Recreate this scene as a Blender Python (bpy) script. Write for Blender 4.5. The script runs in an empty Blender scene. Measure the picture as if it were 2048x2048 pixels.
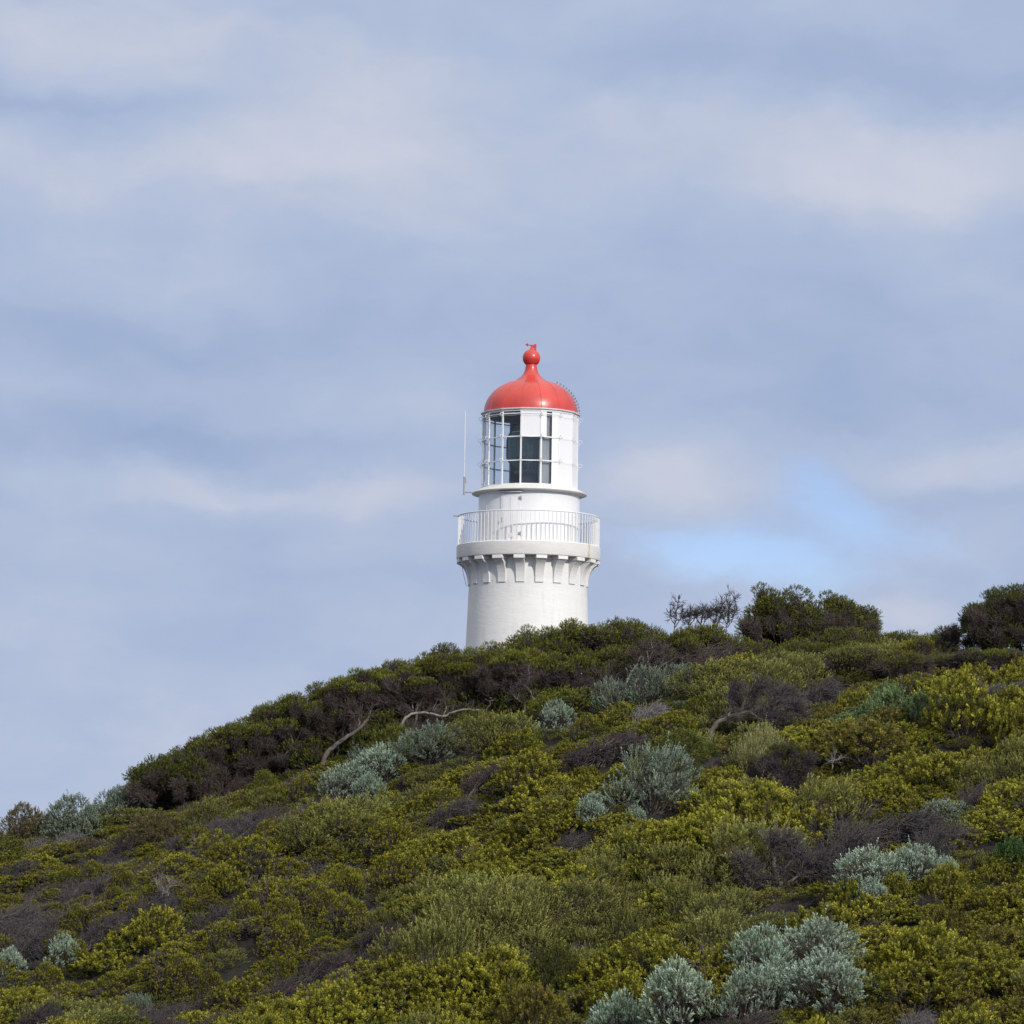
import bpy, math, random
import numpy as np

# ------------------------------------------------------------------ camera
R = math.radians
scene = bpy.context.scene
COL = scene.collection
PITCH, ROLL, FOV = R(6.4), R(0.9), R(20.0)
FPX = 1024 / math.tan(FOV / 2)                      # focal length in pixels of the 2048 picture
fwd = np.array([0, math.cos(PITCH), math.sin(PITCH)])
up0 = np.array([0, -math.sin(PITCH), math.cos(PITCH)])
rt0 = np.array([1.0, 0, 0])
rt = math.cos(ROLL) * rt0 + math.sin(ROLL) * up0
up = -math.sin(ROLL) * rt0 + math.cos(ROLL) * up0
cam = bpy.data.cameras.new('camera')
cam.sensor_width = 36
cam.angle = FOV
cam.clip_start, cam.clip_end = 0.5, 20000
cam.dof.use_dof = True
cam.dof.focus_distance = 104
cam.dof.aperture_fstop = 8.0
camo = bpy.data.objects.new('camera', cam)
COL.objects.link(camo)
from mathutils import Matrix, Vector
camo.matrix_world = Matrix(((rt[0], up[0], -fwd[0], 0), (rt[1], up[1], -fwd[1], 0), (rt[2], up[2], -fwd[2], 0), (0, 0, 0, 1)))
scene.camera = camo


def at(u, v, Y):
    """world point on the sight line of picture point (u, v) at distance Y north of the viewpoint"""
    d = fwd + rt * ((u - 1024) / FPX) + up * ((1024 - v) / FPX)
    return d * (Y / d[1])


def proj(P):
    P = np.asarray(P, float)
    f, a, b = P @ fwd, P @ rt, P @ up
    f = np.where(f < 1e-3, 1e-3, f)
    return 1024 + a / f * FPX, 1024 - b / f * FPX


# ------------------------------------------------------------------ light
SUN_AZ, SUN_EL = R(33), R(27)                       # right of the viewer's back, low
sd = Vector((math.sin(SUN_AZ) * math.cos(SUN_EL), -math.cos(SUN_AZ) * math.cos(SUN_EL), math.sin(SUN_EL)))
sun = bpy.data.lights.new('sun', 'SUN')
sun.energy, sun.angle, sun.color = 3.15, R(0.6), (1.0, 0.945, 0.86)
suno = bpy.data.objects.new('sun', sun)
COL.objects.link(suno)
suno.rotation_euler = sd.to_track_quat('Z', 'Y').to_euler()

vs = scene.view_settings
vs.view_transform, vs.look, vs.exposure, vs.gamma = 'Standard', 'None', 0.0, 1.0
vs.use_curve_mapping = False


class NT:
    """small helper for node trees"""
    def __init__(self, nt):
        self.nt = nt
        nt.nodes.clear()

    def n(self, t, **k):
        nd = self.nt.nodes.new(t)
        for a, b in k.items():
            setattr(nd, a, b)
        return nd

    def put(self, sock, val):
        if val is None:
            return
        if isinstance(val, bpy.types.NodeSocket):
            self.nt.links.new(val, sock)
        else:
            sock.default_value = val

    def m(self, op, a, b=None, c=None, clamp=False):
        nd = self.n('ShaderNodeMath', operation=op, use_clamp=clamp)
        self.put(nd.inputs[0], a)
        self.put(nd.inputs[1], b)
        self.put(nd.inputs[2], c)
        return nd.outputs[0]

    def mix(self, f, a, b, blend='MIX'):
        nd = self.n('ShaderNodeMix', data_type='RGBA', blend_type=blend)
        self.put(nd.inputs[0], f)
        self.put(nd.inputs[6], a)
        self.put(nd.inputs[7], b)
        return nd.outputs[2]

    def noise(self, vec, scale, detail=2.0, rough=0.5, lac=2.0):
        nd = self.n('ShaderNodeTexNoise')
        self.put(nd.inputs['Vector'], vec)
        nd.inputs['Scale'].default_value = scale
        nd.inputs['Detail'].default_value = detail
        nd.inputs['Roughness'].default_value = rough
        nd.inputs['Lacunarity'].default_value = lac
        return nd

    def step(self, x, a, b):
        nd = self.n('ShaderNodeMapRange', interpolation_type='SMOOTHSTEP')
        self.put(nd.inputs[0], x)
        nd.inputs[1].default_value, nd.inputs[2].default_value = a, b
        return nd.outputs[0]

    def comb(self, x, y, z):
        nd = self.n('ShaderNodeCombineXYZ')
        for s, v in zip(nd.inputs, (x, y, z)):
            self.put(s, v)
        return nd.outputs[0]

    def sep(self, v):
        nd = self.n('ShaderNodeSeparateXYZ')
        self.put(nd.inputs[0], v)
        return nd.outputs


def lin(r, g, b):
    f = lambda c: c / 12.92 if c <= 0.04045 else ((c + 0.055) / 1.055) ** 2.4
    return (f(r / 255), f(g / 255), f(b / 255), 1)


world = bpy.data.worlds.new('World')
scene.world = world
world.use_nodes = True
w = NT(world.node_tree)
tc = w.n('ShaderNodeTexCoord')
dx, dy, dz = w.sep(tc.outputs['Generated'])
az = w.m('MULTIPLY', w.m('ARCTAN2', dx, dy), 57.29578)
el = w.m('MULTIPLY', w.m('ARCSINE', dz), 57.29578)
U = w.m('MULTIPLY', az, 1 / 20.0)                    # cloud map coordinates: 20 degrees to a unit
V = w.m('MULTIPLY', w.m('SUBTRACT', el, 6.4), 1 / 20.0)
wv = w.comb(w.m('MULTIPLY', U, 1.0), w.m('MULTIPLY', V, 1.9), 3.1)
wn = w.sep(w.noise(wv, 3.2, 5, 0.55).outputs['Color'])
U2 = w.m('ADD', U, w.m('MULTIPLY', w.m('SUBTRACT', wn[0], 0.5), 0.15))
V2 = w.m('ADD', V, w.m('MULTIPLY', w.m('SUBTRACT', wn[1], 0.5), 0.10))
wn = w.sep(w.noise(w.comb(w.m('MULTIPLY', U, 1.0), w.m('MULTIPLY', V, 1.5), 7.7), 11.0, 5, 0.6).outputs['Color'])
U2 = w.m('ADD', U2, w.m('MULTIPLY', w.m('SUBTRACT', wn[0], 0.5), 0.05))
V2 = w.m('ADD', V2, w.m('MULTIPLY', w.m('SUBTRACT', wn[1], 0.5), 0.045))


def blobs(lst):
    tot = None
    for (u, v, ru, rv, amt) in lst:
        a = w.m('MULTIPLY', w.m('SUBTRACT', U2, (u - 1024) / 2048), 2048 / ru)
        b = w.m('MULTIPLY', w.m('SUBTRACT', V2, (1024 - v) / 2048), 2048 / rv)
        q = w.m('ADD', w.m('MULTIPLY', a, a), w.m('MULTIPLY', b, b))
        e = w.m('MULTIPLY', w.m('EXPONENT', w.m('MULTIPLY', q, -1.0)), amt)
        tot = e if tot is None else w.m('ADD', tot, e)
    return tot


TONE = [(760, 190, 230, 120, .38), (380, 350, 560, 80, .28), (1850, 310, 380, 110, .42), (150, 80, 330, 110, .30),
        (1270, 230, 230, 80, .22), (1370, 955, 190, 70, .34), (420, 985, 640, 36, .26), (1960, 920, 230, 60, .2),
        (1760, 1230, 250, 45, .25), (930, 440, 330, 60, .2), (0, 1270, 170, 80, .2), (200, 1560, 500, 120, .2),
        (1330, 115, 380, 70, -.34), (1980, 170, 280, 60, -.34), (1600, 560, 600, 120, -.10), (270, 890, 560, 45, -.26),
        (250, 690, 420, 70, -.22), (90, 250, 300, 35, -.22), (1720, 800, 330, 60, -.18), (1940, 965, 140, 28, -.2),
        (650, 1170, 600, 40, -.12), (1250, 700, 300, 150, -.12)]
BLUE = [(1700, 1020, 170, 60, 1.3), (1420, 1110, 200, 58, 1.1), (1590, 1125, 200, 50, 1.0), (1640, 945, 120, 40, .8), (1850, 1075, 160, 40, .6), (2000, 1160, 150, 50, .4),
        (930, 95, 90, 30, .45), (1560, 1175, 230, 30, .5), (300, 1500, 900, 150, .22)]
n1 = w.noise(w.comb(w.m('MULTIPLY', U2, 1.5), w.m('MULTIPLY', V2, 3.2), 0.7), 3.0, 7, 0.50).outputs[0]
n2 = w.noise(w.comb(w.m('MULTIPLY', U2, 2.2), w.m('MULTIPLY', V2, 4.2), 9.7), 5.0, 6, 0.6).outputs[0]
tone = w.m('ADD', w.m('ADD', blobs(TONE), 0.40), w.m('ADD', w.m('MULTIPLY', w.m('SUBTRACT', n1, 0.5), 0.75), w.m('MULTIPLY', w.m('SUBTRACT', n2, 0.5), 0.28)))
ramp = w.n('ShaderNodeValToRGB')
w.put(ramp.inputs[0], tone)
er = ramp.color_ramp.elements
er[0].position, er[0].color = 0.0, lin(153, 173, 208)
er[1].position, er[1].color = 1.0, lin(211, 213, 224)
e2 = er.new(0.45)
e2.color = lin(176, 190, 217)
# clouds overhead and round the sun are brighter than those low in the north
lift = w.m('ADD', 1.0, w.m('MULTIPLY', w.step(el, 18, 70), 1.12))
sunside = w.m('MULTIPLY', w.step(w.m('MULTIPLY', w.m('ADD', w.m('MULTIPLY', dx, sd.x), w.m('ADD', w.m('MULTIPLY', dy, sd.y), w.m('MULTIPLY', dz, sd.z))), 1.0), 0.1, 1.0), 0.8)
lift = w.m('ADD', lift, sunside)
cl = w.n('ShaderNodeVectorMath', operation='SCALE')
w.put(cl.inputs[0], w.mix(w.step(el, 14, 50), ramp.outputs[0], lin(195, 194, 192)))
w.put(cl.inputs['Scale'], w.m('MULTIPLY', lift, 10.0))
sky = w.n('ShaderNodeTexSky', sky_type='NISHITA')
sky.sun_disc = False
sky.sun_elevation = SUN_EL
sky.sun_rotation = math.atan2(sd.x, sd.y)
sky.air_density, sky.dust_density, sky.ozone_density = 1.0, 0.6, 1.6
bl = w.m('MULTIPLY', w.step(w.m('ADD', w.m('ADD', blobs(BLUE), w.m('MULTIPLY', w.m('SUBTRACT', n2, 0.5), 1.3)), w.m('MULTIPLY', w.m('SUBTRACT', n1, 0.5), 0.5)), 0.2, 1.9), 0.95)
skyc = w.mix(1.0, sky.outputs[0], (0.97, 1.03, 1.40, 1), 'MULTIPLY')
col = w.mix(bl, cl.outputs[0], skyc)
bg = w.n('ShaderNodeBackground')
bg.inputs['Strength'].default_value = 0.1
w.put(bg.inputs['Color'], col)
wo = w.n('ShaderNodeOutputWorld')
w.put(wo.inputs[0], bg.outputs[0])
world.cycles.sampling_method = 'MANUAL'
world.cycles.sample_map_resolution = 512

cy = scene.cycles
cy.max_bounces, cy.diffuse_bounces, cy.glossy_bounces, cy.transmission_bounces, cy.transparent_max_bounces = 8, 4, 3, 4, 12
cy.use_denoising = True

# ------------------------------------------------------------------ materials


def material(name, color, rough=0.6, bump=0.0, bscale=8.0, mottle=0.0, mscale=2.0, metallic=0.0, coat=0.0, squash=(1, 1, 1), spec=0.5, extra=None):
    mt = bpy.data.materials.new(name)
    mt.use_nodes = True
    t = NT(mt.node_tree)
    p = t.n('ShaderNodeBsdfPrincipled')
    p.inputs['Roughness'].default_value = rough
    p.inputs['Metallic'].default_value = metallic
    p.inputs['Coat Weight'].default_value = coat
    p.inputs['Coat Roughness'].default_value = 0.14
    p.inputs['Specular IOR Level'].default_value = spec
    c = tuple(color) + (1,)
    tcn = t.n('ShaderNodeTexCoord')
    mp = t.n('ShaderNodeMapping')
    mp.inputs['Scale'].default_value = squash
    t.put(mp.inputs[0], tcn.outputs['Object'])
    if mottle:
        nz = t.noise(mp.outputs[0], mscale, 6, 0.6).outputs[0]
        dk = tuple(x * (1 - mottle) for x in color) + (1,)
        cc = t.mix(t.step(nz, 0.35, 0.65), dk, c)
    else:
        rgb = t.n('ShaderNodeRGB')
        rgb.outputs[0].default_value = c
        cc = rgb.outputs[0]
    if extra:
        cc = extra(t, tcn, cc)
    t.put(p.inputs['Base Color'], cc)
    if bump:
        nb = t.noise(mp.outputs[0], bscale, 5, 0.6).outputs[0]
        bp = t.n('ShaderNodeBump')
        bp.inputs['Strength'].default_value = 1.0
        bp.inputs['Distance'].default_value = bump
        t.put(bp.inputs['Height'], nb)
        t.put(p.inputs['Normal'], bp.outputs[0])
    o = t.n('ShaderNodeOutputMaterial')
    t.put(o.inputs[0], p.outputs[0])
    return mt


def leaf_material(name, base, tip, var=0.35, rough=0.5, trans=0.3, hue=(1, 1, 1)):
    """leaf green: young tips lighter than old leaves, each plant a little different"""
    mt = bpy.data.materials.new(name)
    mt.use_nodes = True
    t = NT(mt.node_tree)
    at_ = t.n('ShaderNodeAttribute', attribute_name='youth')
    oi = t.n('ShaderNodeObjectInfo')
    c = t.mix(at_.outputs['Fac'], tuple(base) + (1,), tuple(tip) + (1,))
    rnd = oi.outputs['Random']
    k = t.m('ADD', 1 - var * 0.5, t.m('MULTIPLY', rnd, var))
    sc = t.n('ShaderNodeVectorMath', operation='SCALE')
    t.put(sc.inputs[0], c)
    t.put(sc.inputs['Scale'], k)
    r2 = t.m('FRACT', t.m('MULTIPLY', rnd, 7.31))
    c2 = t.mix(t.m('MULTIPLY', r2, 0.7), sc.outputs[0], tuple(hue) + (1,), 'MULTIPLY')
    p = t.n('ShaderNodeBsdfPrincipled')
    t.put(p.inputs['Base Color'], c2)
    p.inputs['Roughness'].default_value = rough
    p.inputs['Specular IOR Level'].default_value = 0.25
    tr = t.n('ShaderNodeBsdfTranslucent')
    t.put(tr.inputs[0], c2)
    mx = t.n('ShaderNodeMixShader')
    mx.inputs[0].default_value = trans
    t.put(mx.inputs[1], p.outputs[0])
    t.put(mx.inputs[2], tr.outputs[0])
    o = t.n('ShaderNodeOutputMaterial')
    t.put(o.inputs[0], mx.outputs[0])
    return mt


def glass_material(name, tint, f0=0.035):
    mt = bpy.data.materials.new(name)
    mt.use_nodes = True
    t = NT(mt.node_tree)
    tr = t.n('ShaderNodeBsdfTransparent')
    tr.inputs[0].default_value = tuple(tint) + (1,)
    gl = t.n('ShaderNodeBsdfGlossy')
    gl.inputs['Roughness'].default_value = 0.03
    lw_ = t.n('ShaderNodeLayerWeight')
    fr = t.m('ADD', f0, t.m('MULTIPLY', t.m('POWER', lw_.outputs['Facing'], 5.0), 0.9))
    mx = t.n('ShaderNodeMixShader')
    t.put(mx.inputs[0], fr)
    t.put(mx.inputs[1], tr.outputs[0])
    t.put(mx.inputs[2], gl.outputs[0])
    o = t.n('ShaderNodeOutputMaterial')
    t.put(o.inputs[0], mx.outputs[0])
    return mt


def rust(t, tcn, cc):
    x, y, z = t.sep(tcn.outputs['Object'])
    a = t.m('MULTIPLY', t.m('ARCTAN2', x, t.m('MULTIPLY', y, -1)), 57.29578)
    wig = t.m('MULTIPLY', t.m('SUBTRACT', t.noise(tcn.outputs['Object'], 9, 4).outputs[0], 0.5), 2.5)
    d = t.m('ABSOLUTE', t.m('ADD', t.m('SUBTRACT', a, 55.5), wig))
    f = t.step(d, 2.1, 0.2)
    f = t.m('MULTIPLY', f, t.step(t.noise(tcn.outputs['Object'], 14, 3).outputs[0], 0.25, 0.6))
    d2 = t.m('ABSOLUTE', t.m('ADD', t.m('SUBTRACT', a, -71), wig))
    f2 = t.m('MULTIPLY', t.step(d2, 1.2, 0.1), 0.5)
    return t.mix(t.m('MULTIPLY', t.m('ADD', f, f2), 0.75, clamp=True), cc, (0.45, 0.26, 0.10, 1))


def streaks(t, tcn, cc):
    x, y, z = t.sep(tcn.outputs['Object'])
    nz = t.noise(t.comb(t.m('MULTIPLY', x, 3), t.m('MULTIPLY', y, 3), t.m('MULTIPLY', z, 0.35)), 2.2, 5, 0.65).outputs[0]
    return t.mix(t.m('MULTIPLY', t.step(nz, 0.50, 0.72), 0.40), cc, (0.55, 0.53, 0.48, 1))


M = dict(
    masonry=material('painted_masonry', (.70, .69, .67), .65, .010, 5.0, .05, 1.5, squash=(1, 1, 2.6), extra=streaks),
    fascia=material('painted_gallery_concrete', (.67, .65, .62), .65, .008, 7.0, .07, 2.0, squash=(1, 1, 3), extra=rust),
    white=material('white_gloss_paint', (.735, .735, .74), .35, .002, 3.0, .03, 1.2),
    rail=material('galvanised_white_rail', (.70, .70, .70), .45, .0, mottle=.1, mscale=20),
    plate=material('cream_painted_plate', (.66, .645, .61), .45, .0, mottle=.08, mscale=6),
    red=material('red_gloss_paint', (.54, .046, .034), .36, .003, 2.0, .22, 1.4, coat=.25),
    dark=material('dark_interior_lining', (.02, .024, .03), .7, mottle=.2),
    floor=material('lantern_floor_iron', (.10, .12, .14), .6, mottle=.2),
    inner=material('grey_unlit_inside', (.10, .11, .12), .6, mottle=.2),  # shade of the unlit panel backs put into the colour
    fitting=material('weathered_steel', (.32, .31, .31), .5, mottle=.2, mscale=30, metallic=.4),
    whip=material('white_fibreglass', (.72, .73, .75), .4, mottle=.05),
    bronze=material('aged_bronze', (.10, .085, .06), .4, metallic=.7, mottle=.2),
    blind=material('grey_canvas_blind', (.30, .31, .32), .8, mottle=.15),
    pane=glass_material('lantern_glass', (.955, .97, .975)),
    prism=glass_material('prism_glass', (.70, .88, .88), .30),
    litter=material('leaf_litter', (.016, .015, .009), .95, .05, 6, .4, 3.0),
    bark=material('silver_grey_bark', (.125, .104, .090), .8, .004, 30, .4, 14),
    palebark=material('pale_weathered_wood', (.23, .20, .175), .8, .004, 30, .3, 14),
    twig=material('brown_twigs', (.074, .056, .048), .8, mottle=.35, mscale=4),
    greytwig=material('grey_dead_twigs', (.082, .070, .072), .8, mottle=.4, mscale=3),
    darktwig=material('dark_purple_twigs', (.066, .050, .052), .8, mottle=.4, mscale=3),
    paletwig=material('pale_dry_twigs', (.21, .19, .19), .8, mottle=.35, mscale=3),
    stem=material('shrub_stem_bark', (.07, .055, .045), .85, mottle=.3, mscale=8),
    yellow=leaf_material('yellow_green_leaf', (.056, .062, .008), (.37, .34, .036), .45, hue=(.88, .94, .85)),
    olive=leaf_material('olive_leaf', (.050, .058, .014), (.32, .305, .085), .4, hue=(.92, 1, .9)),
    cushion=leaf_material('cushion_leaf', (.046, .050, .008), (.34, .31, .028), .4, hue=(.86, .94, .85)),
    darkgreen=leaf_material('dark_green_leaf', (.036, .046, .009), (.180, .185, .028), .4, hue=(.9, 1, .8)),
    vivid=leaf_material('glossy_green_leaf', (.030, .060, .016), (.10, .18, .045), .2, .35),
    seagreen=leaf_material('sea_green_leaf', (.065, .105, .045), (.22, .30, .12), .3),
    silver=leaf_material('silver_leaf', (.10, .125, .085), (.52, .64, .51), .3, .7, .15, hue=(.85, .92, .85)),
    greygreen=leaf_material('grey_green_leaf', (.075, .095, .070), (.28, .34, .255), .3, .7, .2),
    lemon=leaf_material('pale_lemon_leaf', (.12, .125, .045), (.36, .36, .15), .2, .7, .2),
    russet=leaf_material('russet_leaf', (.075, .068, .028), (.24, .19, .09), .3),
    brownolive=leaf_material('brownish_olive_leaf', (.065, .060, .012), (.24, .205, .035), .35),
    tree=leaf_material('tree_leaf', (.038, .046, .009), (.30, .285, .042), .4, hue=(.85, 1, .8)),
    treegreen=leaf_material('fresh_tree_leaf', (.040, .056, .009), (.28, .29, .036), .3),
)

# the prisms scatter a little milky teal light
nt_ = M['prism'].node_tree
df_ = nt_.nodes.new('ShaderNodeBsdfDiffuse')
df_.inputs[0].default_value = (.20, .36, .37, 1)
mx_ = nt_.nodes.new('ShaderNodeMixShader')
mx_.inputs[0].default_value = .38
out_ = [n for n in nt_.nodes if n.type == 'OUTPUT_MATERIAL'][0]
src_ = out_.inputs[0].links[0].from_socket
nt_.links.new(src_, mx_.inputs[1])
nt_.links.new(df_.outputs[0], mx_.inputs[2])
nt_.links.new(mx_.outputs[0], out_.inputs[0])

# ------------------------------------------------------------------ mesh helpers


def link(o, parent=None):
    COL.objects.link(o)
    if parent is not None:
        o.parent = parent
    return o


def np_mesh(name, verts, quads=None, tris=None, mat=None, attr=None, smooth=False):
    me = bpy.data.meshes.new(name)
    verts = np.asarray(verts, np.float32).reshape(-1, 3)
    fl, ls, tot = [], [], 0
    for f, k in ((quads, 4), (tris, 3)):
        if f is not None and len(f):
            f = np.asarray(f, np.int32).reshape(-1, k)
            fl.append(f.ravel())
            ls.append(tot + np.arange(len(f), dtype=np.int32) * k)
            tot += f.size
    me.vertices.add(len(verts))
    me.vertices.foreach_set('co', verts.ravel())
    loops, starts = np.concatenate(fl), np.concatenate(ls)
    me.loops.add(len(loops))
    me.loops.foreach_set('vertex_index', loops)
    me.polygons.add(len(starts))
    me.polygons.foreach_set('loop_start', starts)
    me.update(calc_edges=True)
    me.validate()
    if attr is not None:
        a = me.attributes.new('youth', 'FLOAT', 'POINT')
        a.data.foreach_set('value', np.asarray(attr, np.float32))
    if smooth:
        me.shade_smooth()
    if mat is not None:
        me.materials.append(mat)
    return me


class MB:
    """collects simple solids into one mesh"""
    def __init__(self):
        self.v, self.f = [], []

    def add(self, v, f):
        o = len(self.v)
        self.v += [tuple(map(float, p)) for p in v]
        self.f += [tuple(i + o for i in q) for q in f]
        return self

    def box(self, c, s, ax=None):
        c = np.array(c, float)
        ax = np.eye(3) if ax is None else np.array(ax, float)
        v = [c + ax[0] * (i * s[0] / 2) + ax[1] * (j * s[1] / 2) + ax[2] * (k * s[2] / 2) for i in (-1, 1) for j in (-1, 1) for k in (-1, 1)]
        return self.add(v, [(0, 1, 3, 2), (4, 6, 7, 5), (0, 4, 5, 1), (2, 3, 7, 6), (0, 2, 6, 4), (1, 5, 7, 3)])

    def lathe(self, prof, n=96, a0=0.0, a1=360.0, off=0.0, closed=False):
        full = abs(a1 - a0) > 359.9
        cnt = n if full else n + 1
        angs = [R(a0 + off + (a1 - a0) * i / n) for i in range(cnt)]
        v = [(r * math.sin(a), -r * math.cos(a), z) for (r, z) in prof for a in angs]
        f = []
        k = len(prof)
        for j in range(k if closed else k - 1):
            j2 = (j + 1) % k
            for i in range(n):
                i2 = (i + 1) % cnt
                f.append((j * cnt + i, j * cnt + i2, j2 * cnt + i2, j2 * cnt + i))
        if closed and not full:
            f.append(tuple(j * cnt for j in range(k)))
            f.append(tuple(j * cnt + cnt - 1 for j in reversed(range(k))))
        return self.add(v, f)

    def tube(self, path, rad, n=6, caps=True):
        path = np.asarray(path, float)
        rad = np.broadcast_to(np.asarray(rad, float), (len(path),))
        tg = np.gradient(path, axis=0)
        tg /= np.linalg.norm(tg, axis=1)[:, None] + 1e-12
        ref = np.array([0, 0, 1.0]) if abs(tg[0][2]) < 0.9 else np.array([1.0, 0, 0])
        v = []
        for p, t, r in zip(path, tg, rad):
            a = np.cross(t, ref)
            a /= np.linalg.norm(a) + 1e-12
            b = np.cross(t, a)
            ref = np.cross(a, t)
            v += [p + r * (a * math.cos(2 * math.pi * i / n) + b * math.sin(2 * math.pi * i / n)) for i in range(n)]
        f = [(j * n + i, j * n + (i + 1) % n, (j + 1) * n + (i + 1) % n, (j + 1) * n + i) for j in range(len(path) - 1) for i in range(n)]
        if caps:
            f += [tuple(reversed(range(n))), tuple((len(path) - 1) * n + i for i in range(n))]
        return self.add(v, f)

    def build(self, name, mat, parent=None, smooth=True, angle=35, bevel=0.0):
        me = bpy.data.meshes.new(name)
        me.from_pydata(self.v, [], self.f)
        me.update()
        import bmesh
        bm = bmesh.new()
        bm.from_mesh(me)
        bmesh.ops.recalc_face_normals(bm, faces=bm.faces[:])
        bm.to_mesh(me)
        bm.free()
        if smooth:
            me.shade_smooth()
            me.set_sharp_from_angle(angle=R(angle))
        me.materials.append(mat)
        o = link(bpy.data.objects.new(name, me), parent)
        if bevel:
            b = o.modifiers.new('bevel', 'BEVEL')
            b.width, b.segments = bevel, 2
            b.limit_method = 'ANGLE'
        return o


def empty(name, loc, label, cat, group=None):
    o = bpy.data.objects.new(name, None)
    link(o)
    o.location = loc
    o['label'], o['category'] = label, cat
    if group:
        o['group'] = group
    return o


def dirv(a, r=1.0, z=0.0):
    return np.array([math.sin(R(a)) * r, -math.cos(R(a)) * r, z])


# ------------------------------------------------------------------ terrain
YR = 72.5
rid = [(-700, 1960), (-300, 1740), (0, 1645), (150, 1620), (286, 1582), (470, 1550), (600, 1517), (700, 1482), (800, 1442), (900, 1420), (1000, 1398), (1100, 1370),
       (1200, 1348), (1336, 1325), (1450, 1315), (1600, 1308), (1750, 1295), (1900, 1300), (2048, 1305), (2400, 1310), (3000, 1330)]
rp = np.array([at(u, v, YR) for u, v in rid])
gxs = np.linspace(rp[0, 0], rp[-1, 0], 400)
gzs = np.interp(gxs, rp[:, 0], rp[:, 2] - 0.55)
ker = np.exp(-np.linspace(-2, 2, 25) ** 2)
ker /= ker.sum()
gzs = np.convolve(np.pad(gzs, 12, 'edge'), ker, 'valid')
pf1, pf2 = at(0, 2048, 56.0), at(2048, 2048, 45.0)


def vnoise(x, y, seed=0):
    """smooth value noise, vectorised"""
    xi, yi = np.floor(x).astype(np.int64), np.floor(y).astype(np.int64)
    fx, fy = x - xi, y - yi
    fx, fy = fx * fx * (3 - 2 * fx), fy * fy * (3 - 2 * fy)

    def h(a, b):
        n = (a * 374761393 + b * 668265263 + seed * 144665) & 0x7fffffff
        n = ((n ^ (n >> 13)) * 1274126177) & 0x7fffffff
        return ((n ^ (n >> 16)) & 0xffff) / 65535.0
    return (h(xi, yi) * (1 - fx) + h(xi + 1, yi) * fx) * (1 - fy) + (h(xi, yi + 1) * (1 - fx) + h(xi + 1, yi + 1) * fx) * fy


def sstep(x, a, b):
    t = np.clip((x - a) / (b - a), 0, 1)
    return t * t * (3 - 2 * t)


def ground(x, y):
    x, y = np.broadcast_arrays(np.asarray(x, float), np.asarray(y, float))
    zr = np.interp(x, gxs, gzs)
    k = np.clip((x - pf1[0]) / (pf2[0] - pf1[0]), -0.8, 1.8)
    yf = pf1[1] + (pf2[1] - pf1[1]) * k
    zf = pf1[2] + (pf2[2] - pf1[2]) * k - 0.6
    t = (y - yf) / (YR - yf)
    z = zf + (zr - zf) * np.minimum(t, 1.0)
    xr, yr = x * 0.80 + y * 0.60, y * 0.80 - x * 0.60
    b = (vnoise(xr / 8.0, yr / 2.3, 3) - .5) * 1.15 + (vnoise(xr / 3.2, yr / 1.5, 5) - .5) * 0.6
    z = z + b * sstep(y, 30, 42) * (1 - 0.75 * sstep(t, .75, 1.0))
    d = np.maximum(y - YR - 2.0, 0)
    z = z - 0.16 * d * d / (d + 4)
    near = -1.7 - 0.10 * np.maximum(y, 0)
    z = near + (z - near) * sstep(y, 14, 36)
    far = np.maximum(np.abs(x) - 45, 0) + np.maximum(y - 130, 0) + np.maximum(-y - 20, 0)
    z = z + (-16 - z) * sstep(far, 0, 160)
    return z


def axis_pts(lo, hi, step, far):
    c = np.arange(lo, hi + step / 2, step)
    g = step * 1.35 ** np.arange(1, 60)
    s = np.cumsum(g)
    s = s[s < far]
    return np.concatenate([lo - s[::-1], c, hi + s])


gx, gy = axis_pts(-34, 34, 0.5, 6000), axis_pts(-4, 122, 0.5, 9000)
GX, GY = np.meshgrid(gx, gy)
GZ = ground(GX, GY)
nx, ny = len(gx), len(gy)
idx = np.arange(nx * ny).reshape(ny, nx)
q = np.stack([idx[:-1, :-1], idx[:-1, 1:], idx[1:, 1:], idx[1:, :-1]], -1).reshape(-1, 4)
hill = link(bpy.data.objects.new('hillside', np_mesh('hillside', np.stack([GX, GY, GZ], -1), q, None, M['litter'], smooth=True)))
hill['kind'] = 'structure'


def hit(u, v, lift=0.45):
    """where the sight line of (u, v) meets the scrub canopy"""
    d = fwd + rt * ((u - 1024) / FPX) + up * ((1024 - v) / FPX)
    ys = np.arange(36, 84, 0.05)
    P = d[None, :] * (ys / d[1])[:, None]
    g = ground(P[:, 0], P[:, 1]) + lift
    w_ = np.nonzero(P[:, 2] <= g)[0]
    return P[w_[0]] if len(w_) and ys[w_[0]] < 72.6 else at(u, v, 71.9)


# ------------------------------------------------------------------ lighthouse
TY = 106.6
base_pt = at(1057, 1106, TY)
TX = base_pt[0]
TZ = float(ground(TX, TY)) - 0.1


def zz(v, u=1057):
    return at(u, v, TY)[2] - TZ                     # height above the tower's foot


H = dict(brk=zz(1174), rim0=zz(1122), rim1=zz(1094), rail=zz(1035.5), pl=zz(988), lan0=zz(980), lan1=zz(833), dome0=zz(828), neck=zz(753), neck1=zz(729), ball=zz(716), vane=zz(691))
t = empty('lighthouse', (TX, TY, TZ), 'white round masonry lighthouse with red dome rising behind the scrubby ridge', 'lighthouse')

RS = 2.18
m_ = MB().lathe([(RS + .035 * H['brk'], 0)] + [(RS + .035 * (H['brk'] - z), z) for z in np.linspace(.5, H['brk'], 14)] + [(RS, H['rim0'] - .004)], 128)
m_.build('tower_shaft', M['masonry'], t)
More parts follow.
